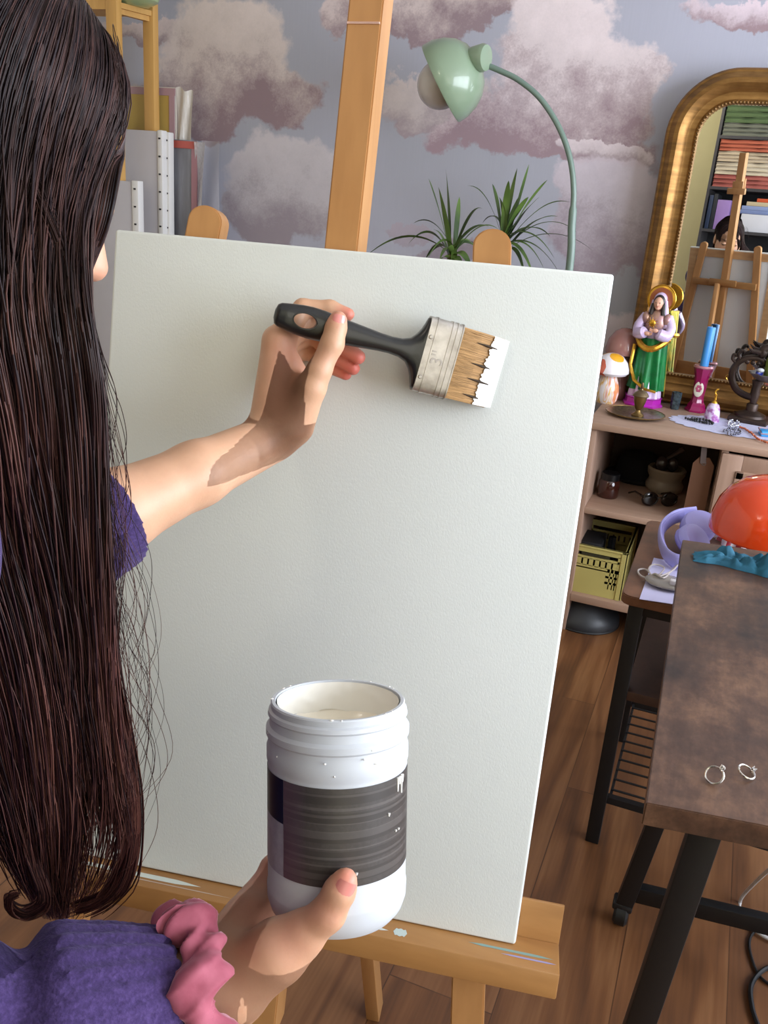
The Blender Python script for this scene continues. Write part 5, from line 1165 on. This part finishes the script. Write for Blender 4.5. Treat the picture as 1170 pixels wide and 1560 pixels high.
feet = [Un(.02, Cone(a_, a_+V((0, 0, -.04)), .038, .036), Cone(a_+V((0, 0, -.047)), a_+fw_*.14+V((0, 0, -.055)), .034, .026)) for a_ in (AnR, AnL)]
skin = Un(.02, Un(.03, face, neck), Un(.03, torso, *legs, *feet), Un(.012, armL, hand_left()), Un(.012, armR, hand_right()))
skin = Un(.004, skin, *ears)
seeds = [HD(.11, 0, -.03), HD(-.10, 0, .03), H_(425, 520, 0), A(300, 722, .745)]
sd = []
for p_ in (ElL, ElR, WrL, WrR, HC, CHEST, HipR, HipL, AnR, KnL): 
    for q_ in (V((1, 0, 0)), V((0, 1, 0)), V((0, 0, 1)), V((-1, 0, 0)), V((0, -1, 0))): sd += [p_+q_*t_ for t_ in np.linspace(0, .18, 14)]
bv, bf = polygonise(skin, sd, .0024)
# keep the one connected body
# ---- vertex colours of the skin: redder finger tips and knuckles, lips, brows, eyes, scalp
nt = NT('skin'); nt.set(Roughness=.48, Subsurface_Weight=.12, Subsurface_Scale=.006); nt.b.inputs['Subsurface Radius'].default_value = (1, .35, .2)
at = nt.n('VertexColor'); at.layer_name = 'tone'
sn = nt.noise(nt.coords(), 45, 4, .6).outputs[0]; c = nt.mix(.35, at.outputs[0], nt.ramp(sn, [(.3, (.80, .74, .72, 1)), (.7, (1, 1, 1, 1))]), 'MULTIPLY'); nt.col(c)
nt.bump(nt.noise(nt.coords(), 520, 3).outputs[0], .10, .0008)
person = rawmesh('person', bv, bf, nt.m, None, origin=(PEL[0], PEL[1], 0))
tag(person, 'seated person in purple sweater with long dark hair, painting with brush and jar', 'person')
tone = np.tile(np.array(lin('#cda080')), (len(bv), 1)); red = np.array(lin('#cf6c60')); 
def dab(p, r, c, s=1.0):
    d = np.linalg.norm(bv-p, axis=1); w = np.clip(1-d/r, 0, 1); w = (w*w*(3-2*w)*s)[:, None]; tone[:] = tone*(1-w)+np.array(c)*w
pinkish = np.array(lin('#c98673'))
for p_, r_, s_ in ((H_(535, 480, .012), .022, .8), (H_(549, 546, .018), .024, .9), (H_(540, 562, .028), .022, .95), (H_(530, 571, .040), .022, .95), (H_(514, 486, -.022), .016, .5), (H_(515, 530, .020), .03, .6), (H_(500, 550, .030), .03, .7)): dab(p_, r_, red, s_)
for p_, r_, s_ in ((H_(440, 540, 0), .04, .55), (H_(430, 600, 0), .04, .3), (H_(490, 545, -.02), .02, .3)): dab(p_, r_, pinkish, s_)
for p_, r_, c_, s_ in ((A(529, 1338, .523), .016, red, .6), (A(400, 1335, .62), .035, pinkish, .7), (A(385, 1390, .58), .035, pinkish, .5), (A(500, 1392, .522), .016, pinkish, .5), (A(440, 1430, .525), .03, pinkish, .45)): dab(p_, r_, c_, s_)
lq = (bv-HC) @ np.array(HAX).T       # head coordinates f, r, u
def paint(mask, c, s=1.0): tone[mask] = tone[mask]*(1-s)+np.array(c)*s
f_, r_, u_ = lq.T
near = np.linalg.norm(lq, axis=1) < .17
dab(HD(.11, 0, -.03), .03, pinkish, .5)
for s in (-1, 1): dab(HD(.075, s*.036, -.03), .035, pinkish, .4)
lips = near & (f_ > .078) & (np.abs(r_) < .024) & (np.abs(u_+.063) < .0105-.012*(np.abs(r_)/.024)**2*.6); paint(lips, lin('#b4625c'), .75)
brow = near & (f_ > .055) & (np.abs(np.abs(r_)-.031) < .019) & (np.abs(u_-.027+.15*(np.abs(r_)-.031)) < .0034); paint(brow, lin('#4a332a'), .6)
eye = near & (f_ > .066) & (np.abs(np.abs(r_)-.031) < .0125) & (np.abs(u_-.002) < .0030); paint(eye, lin('#33211c'), .9)
scalp = near & ((u_ > .055+.0*f_) | (f_ < -.02)) & ~((f_ > .062) & (u_ < .075)) & (u_ > -.07); paint(scalp, lin('#1c1215'), 1)
ca_ = person.data.color_attributes.new('tone', 'FLOAT_COLOR', 'POINT'); ca_.data.foreach_set('color', tone.astype(np.float32).ravel())
# ---- thumb nails
def nail(p0, p1, r, nrm, wid, ln):
    ax = V(p1)-V(p0); ax /= np.linalg.norm(ax); nrm = nrm-ax*(nrm@ax); nrm /= np.linalg.norm(nrm); sd_ = np.cross(ax, nrm)
    b = MB()
    def fn(i, j):
        a = (i-.5)*2; l = j; e = wid*(1-.55*max(0, abs(l-.5)*2-.55)**1.6*1.2) ; th = a*e/r
        base = V(p0)+ax*(ln*(l-.5))
        return tuple(base+(nrm*math.cos(th)+sd_*math.sin(th))*(r+.0006-.0006*abs(a)**3))
    b.grid(fn, 17, 17); return b.build('fingernail', M_nail, person)
M_nail = mat('pink_nail', '#d98a80', .22, Coat_Weight=.4)
view = lambda p: (V(CC)-p)/np.linalg.norm(V(CC)-p)
p0, p1 = H_(512.8, 493.5, -.0194), H_(515.0, 482, -.0188); nail(p0, p1, .0093, view(p0)+V(CR)*.22, .0068, .0125)
p0, p1 = A(522, 1349, .5286), A(529, 1334, .5288); nail(p0, p1, .0090, view(p0)+V(CR)*.30, .0066, .0128)

# ---- sweater: loose sleeves and body
n = NT('purple_knit'); n.set(Roughness=.95, Sheen_Weight=.15, Sheen_Roughness=.5); n.b.inputs['Sheen Tint'].default_value = (.6, .5, .9, 1)
v = n.coords(); w1 = n.n('TexWave', wave_type='BANDS', bands_direction='Z'); w1.inputs['Scale'].default_value = 75; w1.inputs['Distortion'].default_value = 5; w1.inputs['Detail'].default_value = 2; w1.inputs['Detail Scale'].default_value = 2.5; n.l(v, w1.inputs[0])
fz = n.noise(v, 330, 4, .7).outputs[0]; cl = n.noise(v, 26, 4).outputs[0]
n.col(n.ramp(n.math('ADD', n.math('MULTIPLY', fz, .7), n.math('MULTIPLY', cl, .3)), [(.32, '#211339'), (.5, '#342251'), (.68, '#493668')])); n.bump(n.math('ADD', n.math('MULTIPLY', w1.outputs[1], .5), fz), .5, .0012); M_knit = n.m
cuffL = A(166, 781, .728); dL = cuffL-ElL; dL /= np.linalg.norm(dL)
cuffR = WrR*.84+ElR*.16; dR = WrR-ElR; dR /= np.linalg.norm(dR)
def knit_fold(P):
    # folds across the right sleeve, ribs along its cuff, a soft edge at the left cuff
    t = (P-cuffR)@dR; q = P-cuffR-t[:, None]*dR; e1 = np.cross(dR, V((0, 0, 1))); e1 /= np.linalg.norm(e1); e2 = np.cross(dR, e1); a = np.arctan2(q@e2, q@e1)
    near = np.exp(-(np.linalg.norm(q, axis=1)/.09)**4)
    rib = .0016*np.sin(a*26)*((t > -.062) & (t < .01))
    fold = .021*np.exp(-((t+.092+.016*np.sin(a*1.0+.6))/.013)**2)-.015*np.exp(-((t+.125+.02*np.sin(a+.6))/.018)**2)-.005*np.exp(-((t+.062)/.012)**2)+.008*np.exp(-((t+.135+.02*np.sin(a+1.8))/.02)**2)-.008*np.exp(-((t+.165+.02*np.sin(a+2.4))/.02)**2)
    fold = fold*(np.sin(a*1.0-.4)*.35+.75)
    on = (t > -.24) & (t < .02)
    tl = (P-cuffL)@dL; edge = .0012*np.sin(P[:, 2]*900)*((tl > -.012) & (tl < .01) & (np.linalg.norm(P-cuffL, axis=1) < .07))
    return np.where(on, (rib+fold)*near, edge)
slL = Cut(.002, Un(.03, Cone(ShL, ElL, .066, .054), Cone(ElL, cuffL, .050, .0395), Cone(cuffL, cuffL+dL*.05, .0390, .0385)), Un(.001, Cone(cuffL+dL*.052, cuffL+dL*.12, .051, .08)))
slL = Cut(.001, slL, Cone(cuffL-dL*.02, cuffL+dL*.1, .0372, .0380))
slR = Un(.03, Cone(ShR, ElR, .066, .058), Cone(ElR, cuffR-dR*.07, .056, .047), Cone(cuffR-dR*.07, cuffR-dR*.04, .047, .0395), Cone(cuffR-dR*.04, cuffR, .0395, .0375))
slR = Cut(.002, slR, Half(cuffR+dR*.004, -dR)); slR = Cut(.001, slR, Cone(cuffR-dR*.015, cuffR+dR*.1, .0325, .0325))
body_ = Un(.06, Cone(NECK+V((0, 0, -.055)), CHEST, .085, .125), Cone(ShL, ShR, .064, .064), Un(.05, *[Cone(CHEST+rt*s*.055, PEL+rt*s*.06+V((0, 0, .04)), .125, .132) for s in (-1, 1)]))
body_ = Cut(.01, body_, Cone(NECK+V((0, 0, .03)), NECK+V((0, 0, .12)), .07, .10))
sweat = Off(Un(.03, body_, slL, slR), knit_fold)
# the flat left cuff: cut with a plane square to the forearm
class Cap:
    def __init__(s, p, n, r): s.p, s.n, s.r = V(p), V(n), r
    def __call__(s, P):
        t = (P-s.p)@s.n; return np.where(np.linalg.norm(P-s.p, axis=1) < s.r, -t, .2)
sweat = Cut(.001, sweat, Cap(cuffL+dL*.004, dL, .12))
sv, sf_ = polygonise(sweat, sd+[cuffL+V((0, 0, .0405)), cuffR+V((0, 0, .04))]+[CHEST+V((x_, 0, 0)) for x_ in np.linspace(0, .25, 20)], .003)
rawmesh('sweater', sv, sf_, M_knit, person)
trou = Un(.04, *[Un(.03, Cone(h_, k_, .098, .072), Cone(k_, a_+V((0, 0, .03)), .068, .058)) for h_, k_, a_ in ((HipR, KnR, AnR), (HipL, KnL, AnL))], Cone(HipR, HipL, .105, .105))
tv, tf = polygonise(trou, [p_+q_*t_ for p_ in (HipR, KnL) for q_ in (V((0, 0, -1)), V((1, 0, 0)), V((0, 1, 0))) for t_ in np.linspace(0, .16, 14)], .006)
rawmesh('trousers', tv, tf, mat('dark_denim', '#23252d', .9, bump=.1, bscale=300), person)
# ---- scrunchie: a ruched velvet ring round the right wrist
n = NT('pink_velvet'); n.set(Roughness=.75, Sheen_Weight=.6, Sheen_Roughness=.35); n.b.inputs['Sheen Tint'].default_value = (1, .62, .68, 1)
n.col(n.ramp(n.noise(n.coords(), 60, 4).outputs[0], [(.3, '#8f3f50'), (.7, '#ab5a6b')])); n.bump(n.noise(n.coords(), 700, 2).outputs[0], .1, .0006); M_vel = n.m
SCc = A(277, 1510, .535); ax = dR+V(CR)*.0+V(CD)*.10; ax /= np.linalg.norm(ax); e1 = np.cross(ax, V(CF)); e1 /= np.linalg.norm(e1); e2 = np.cross(ax, e1)
def scr(i, j):
    a = 2*PI*i; b_ = 2*PI*j; lob = .5+.5*math.cos(7*a+.7*math.sin(3*a+1)+.9*math.sin(b_)); R = .0365+.003*lob+.0015*math.sin(5*a+1); r = .0095+.0065*lob+.0016*math.sin(13*a+3*math.sin(2*a))+.0013*math.sin(3*b_+11*a)+.0022*mnoise.noise((math.cos(a)*4, math.sin(a)*4, b_*.6))-.0022*abs(math.sin(10*a+2.2*math.sin(b_)+1))**.5
    off = .0045*math.sin(7*a*.5+1.0)
    rd = e1*math.cos(a)+e2*math.sin(a)
    return tuple(SCc+rd*(R+r*math.cos(b_))+ax*(r*1.25*math.sin(b_)+off))
b = MB(); ns, nr = 280, 36
g_ = [[b.bm.verts.new(Vector(scr(i/ns, j/nr))) for i in range(ns)] for j in range(nr)]
for j in range(nr):
    for i in range(ns): b.bm.faces.new((g_[j][i], g_[j][(i+1) % ns], g_[(j+1) % nr][(i+1) % ns], g_[(j+1) % nr][i]))
bmesh.ops.recalc_face_normals(b.bm, faces=b.bm.faces[:]); b.build('scrunchie', M_vel, person, 80)

# ---- hair: many fine tapered strands from the scalp
rg = np.random.default_rng(5)
edgeR = [(150, 196), (230, 172), (300, 150), (360, 136), (410, 124), (450, 131), (490, 144), (550, 156), (620, 163), (700, 162), (800, 164), (900, 170), (1000, 175), (1100, 183), (1200, 203), (1300, 207), (1350, 180), (1400, 150)]
edgeL = [(150, -420), (300, -390), (430, -340), (550, -300), (700, -240), (800, -190), (900, -120), (1000, -70), (1100, -30), (1200, -4), (1300, 12), (1350, 30), (1400, 60)]
dep = [(150, .49), (300, .475), (430, .470), (550, .487), (700, .510), (800, .525), (900, .540), (1000, .556), (1100, .571), (1200, .587), (1300, .602), (1400, .617)]
NSEG = 30
def catmull(C, n):
    C = np.array(C); m = len(C)-1; t = np.linspace(0, m-1e-6, n); i = t.astype(int); f = (t-i)[:, None]
    p0 = C[np.maximum(i-1, 0)]; p1 = C[i]; p2 = C[i+1]; p3 = C[np.minimum(i+2, m)]
    return .5*(2*p1+(p2-p0)*f+(2*p0-5*p1+4*p2-p3)*f**2+(3*p1-p0-3*p2+p3)*f**3)
strands = []
locks = [(rg.uniform(0, 1), rg.uniform(0, 2*PI), rg.uniform(.6, 1.4), rg.uniform(-1, 1)) for _ in range(70)]
def surf(f, r, u, lift):        # push a head direction out to the hair volume
    q = np.array([f+.010, r, u-.035])/np.array([.092, .074, .086]); k = 1/np.linalg.norm(q)
    q = q*k*np.array([.092, .074, .086]); L = np.linalg.norm(q); q = q*(1+lift/L); return HD(q[0]-.010, q[1], q[2]+.035)
ns_ = 0
while ns_ < 8500:
    side = 1 if rg.random() < .74 else -1
    # azimuth from the face (0) round the side to the back (1)
    az = rg.uniform(.05, 1.02) if rg.random() < .25 else rg.uniform(.27, 1.02); th = az*PI; el = rg.uniform(.05, 1)
    f0, r0 = math.cos(th), math.sin(th)*side
    lk = locks[min(69, int(abs(az+el*.13)*60) % 70)]; lift = .002+.009*rg.random(); bump_ = .005*rg.uniform(.4, 1)*math.exp(-((az-.30)/.12)**2)
    # root on the parting side of the crown, then down over the side of the head
    C = []
    rootu = .11*el+.02
    C.append(surf(.09*f0*(.25+.5*(1-el))+.02, .004*side+.03*r0*(1-el), .12, lift*.5))
    C.append(surf(.085*f0*.8, .05*r0+.012*side, .095, lift*.9+bump_*.7))
    az = max(az, .27+.05*rg.random()); th = az*PI; f0, r0 = math.cos(th), math.sin(th)*side
    C.append(surf(.090*f0, .070*r0, .055, lift+bump_))
    if az < .46: th = (az+(.46-az)*.30)*PI; f0, r0 = math.cos(th), math.sin(th)*side     # the fringe sweeps back past the temple
    C.append(surf(.092*f0, .074*r0, .012, lift*.7))
    # hanging part: place in the curtain, front hair to its right edge, back hair to its left
    s = 1-(az-.27)/.75; s = np.clip(s+rg.normal(0, .06), 0, 1) if side > 0 else np.clip(.35+.45*s+rg.normal(0, .12), 0, .84)
    s = min(s**.8, 1-abs(rg.normal(0, .055)))
    layer = rg.random()*.055+(0 if side > 0 else .045+.04*rg.random())
    yend = 1402-abs(rg.normal(0, 85))-(rg.random() < .25)*rg.uniform(0, 330)
    if .52 < s < .93 and rg.random() < .97: yend = rg.normal(1165, 50)
    elif s >= .9 and rg.random() < .93: yend = rg.uniform(880, 1220)
    ph, wv = lk[1]+rg.normal(0, .25), lk[2]
    y0 = 385+rg.uniform(0, 90) if side > 0 else 540+rg.uniform(-40, 130)
    ys = np.arange(y0, yend, 95)
    ys = np.append(ys, yend)
    amp = rg.uniform(.5, 1.2); fz_ = rg.normal(0, 3.2); fw2 = rg.uniform(.6, 1.5)
    for k, y in enumerate(ys):
        L_, R_ = interp(y, edgeL), interp(y, edgeR); grow = min(1, (y-420)/500)
        px = L_+(R_-L_)*s+grow*amp*(19*math.sin(y*.0105*wv+ph)+7*math.sin(y*.023+ph*2))*(1-.6*max(0, s-.6)/.4)+lk[3]*22*grow*(s < .8)+grow*fz_*math.sin(y*.03*fw2+fz_*3)
        if y > 1290: px += (92-px)*((y-1290)/110)**1.5*.55
        d = interp(y, dep)+layer+grow*.008*math.cos(y*.011*wv+ph)
        C.append(A(px, y, d))
    S_ = catmull(C, NSEG)
    for _ in range(5): S_[1:-1] = .5*S_[1:-1]+.25*(S_[:-2]+S_[2:])
    strands.append(S_); ns_ += 1
# a lock curling outward at the lower left, strands over the temple, and loose flyaway hairs
for k in range(60):
    j = rg.normal(0, 4, 2); C = [A(60+j[0], 1180, .60), A(48+j[0], 1290, .60), A(70+j[0], 1365+j[1], .605), A(40+j[0]*.8, 1392+j[1], .605), A(18+j[0]*.7, 1385+j[1], .603), A(14+j[0]*.6, 1368+j[1]*.7, .602), A(26+j[0]*.5, 1362+j[1]*.5, .602)]
    strands.append(catmull(C, NSEG))
for k in range(110):        # the looping lock on the right edge
    j = rg.normal(0, 7, 3); C = [surf(.0+.0006*j[1], .07+.001*j[2], .0, .008), A(104+j[0]*.8, 420, .49), A(130+j[0]*.8, 560, .52+.001*j[2]), A(146+j[0], 800, .55+.001*j[2]), A(163+j[0], 1000, .58+.0008*j[2]), A(188+j[0]*.8, 1120, .60), A(201+j[0]*.8, 1200, .61), A(203+j[0]*.8, 1270, .62), A(190+j[0], 1330+j[1], .625), A(160+j[0], 1368+j[1], .628), A(118+j[0]*2, 1386+j[1], .63)]
    strands.append(catmull(C, NSEG))
for k in range(330):       # the lock that falls past the temple and leaves the nose showing
    j = rg.normal(0, 3.5, 3); e = rg.uniform(0, 1)
    C = [surf(.075, .02+.02*e, .085, .006), surf(.088, .03+.02*e, .045, .007), A(184-34*e+j[0], 240, .585+.001*j[1]), A(174-44*e+j[0], 300, .570+.001*j[1]), A(160-42*e+j[0], 360, .572), A(128-18*e+j[0], 430, .58), A(122-14*e+j[0], 520, .57), A(138-20*e+j[2], 700, .57), A(146-30*e+j[2]*2, 900+20*j[1], .58)]
    S_ = catmull(C, NSEG)
    for _ in range(4): S_[1:-1] = .5*S_[1:-1]+.25*(S_[:-2]+S_[2:])
    strands.append(S_)
BK = PEL-NECK
for k in range(2200):      # the hair that lies down her back, on the far side
    sd2 = -1 if rg.random() < .55 else 1; az = rg.uniform(.60, 1.0) if sd2 < 0 else rg.uniform(.68, 1.0); th = az*PI; f0, r0 = math.cos(th), math.sin(th)*sd2; li = .003+.010*rg.random()
    C = [surf(.085*f0*.6, .05*r0, .100, li), surf(.090*f0, .070*r0, .055, li), surf(.092*f0, .074*r0, .0, li)]
    lat = rt*(r0*.085+rg.normal(0, .008)); n_ = rg.uniform(.4, .72); o_ = .006*rg.random()
    C += [NECK+V((0, 0, .045))-F0*(.062+o_)+lat*.8]+[NECK+BK*t_-F0*(.098+.05*min(1, t_*2.2)+o_+.004*math.sin(9*t_+k))+lat*(1+.3*t_)+rt*.006*math.sin(7*t_+r0*9) for t_ in np.linspace(.10, n_, 4)]
    strands.append(catmull(C, NSEG))
fly = []
for k in range(90):
    y0 = rg.uniform(430, 1050); x0 = interp(y0, edgeR)-4; L_ = rg.uniform(140, 420); bow = rg.uniform(8, 62)*(.6+.6*(y0 > 700)); d0 = interp(min(y0, 1400), dep)+.02
    C = [A(x0-10, y0-60, d0), A(x0+bow*.35, y0+L_*.12, d0), A(x0+bow, y0+L_*.45, d0+.015), A(x0+bow*1.05+rg.normal(0, 9), y0+L_*.75, d0+.03), A(x0+bow*rg.uniform(.3, .95), min(1330, y0+L_), d0+.045)]
    fly.append(catmull(C, NSEG))
for k in range(9):
    C = [surf(.06, .05, .09, .006), A(178+rg.normal(0, 6), 80+rg.normal(0, 25), .52), A(188+rg.normal(0, 5), 150+rg.normal(0, 20), .515), A(176+rg.normal(0, 5), 225+rg.normal(0, 15), .51)]
    fly.append(catmull(C, NSEG))
def tubes(S, r0, r1, r2):
    S = np.array(S); N, n, _ = S.shape
    T = np.gradient(S, axis=1); T /= np.linalg.norm(T, axis=2, keepdims=True)+1e-9
    ref = np.array([.3, .9, .2]); X = np.cross(T, ref); X /= np.linalg.norm(X, axis=2, keepdims=True)+1e-9; Y = np.cross(T, X)
    t = np.linspace(0, 1, n); rad = np.where(t < .25, r0+(r1-r0)*t/.25, r1+(r2-r1)*np.clip((t-.75)/.25, 0, 1))
    rs = rad[None, :, None]*rg.uniform(.7, 1.3, (N, 1, 1)); a = [0, 2*PI/3, 4*PI/3]
    P = np.stack([S+rs*(X*math.cos(q)+Y*math.sin(q)) for q in a], 2)
    idx = np.arange(N*n*3).reshape(N, n, 3); q = []
    for k in range(3):
        k2 = (k+1) % 3; q.append(np.stack([idx[:, :-1, k], idx[:, :-1, k2], idx[:, 1:, k2], idx[:, 1:, k]], -1).reshape(-1, 4))
    return P.reshape(-1, 3), np.concatenate(q)
p1_, q1_ = tubes(strands, .0005, .0007, .00028); p2_, q2_ = tubes(fly, .00022, .00022, .00012)
n = NT('dark_auburn_hair'); n.set(Roughness=.42, Specular_IOR_Level=.25)
g = n.n('NewGeometry'); sp = n.n('SeparateXYZ'); n.l(g.outputs['Position'], sp.inputs[0])
ht_ = n.math('MULTIPLY_ADD', sp.outputs[2], -1.55, 2.02, True)     # dyed lengths: darker roots, redder ends
rnd = n.n('NewGeometry').outputs['Random Per Island']
rootc = n.ramp(rnd, [(.1, '#1c1318'), (.6, '#30211f'), (.95, '#4a3533')]); endc = n.ramp(rnd, [(.1, '#331c1e'), (.5, '#5c3633'), (.95, '#8a5f54')])
lkn = n.noise(n.coords((1, 1, .12)), 42, 3, .6).outputs[0]; n.col(n.mix(1, n.mix(ht_, rootc, endc), n.ramp(lkn, [(.34, (.5, .46, .46, 1)), (.66, (1.5, 1.42, 1.38, 1))]), 'MULTIPLY')); 
rawmesh('hair', np.concatenate([p1_, p2_]), np.concatenate([q1_, q2_+len(p1_)]), n.m, person)
# ---- the stool that carries the painter
sx, sy = PEL[0], PEL[1]
st = thing('stool', 'round wooden stool beneath the seated person in purple sweater', 'stool', (sx, sy, 0))
MB(Matrix.Translation((sx, sy, 0))).lathe([(0, .425), (.165, .425), (.17, .43), (.17, .448), (.165, .4535), (0, .4535)], 40).build('seat', M_beechx, st)
for k in range(4):
    a = PI/4+k*PI/2; MB().tube([(sx+.12*math.cos(a), sy+.12*math.sin(a), .426), (sx+.17*math.cos(a), sy+.17*math.sin(a), 0)], .015, 12).build('leg', M_beech, st)
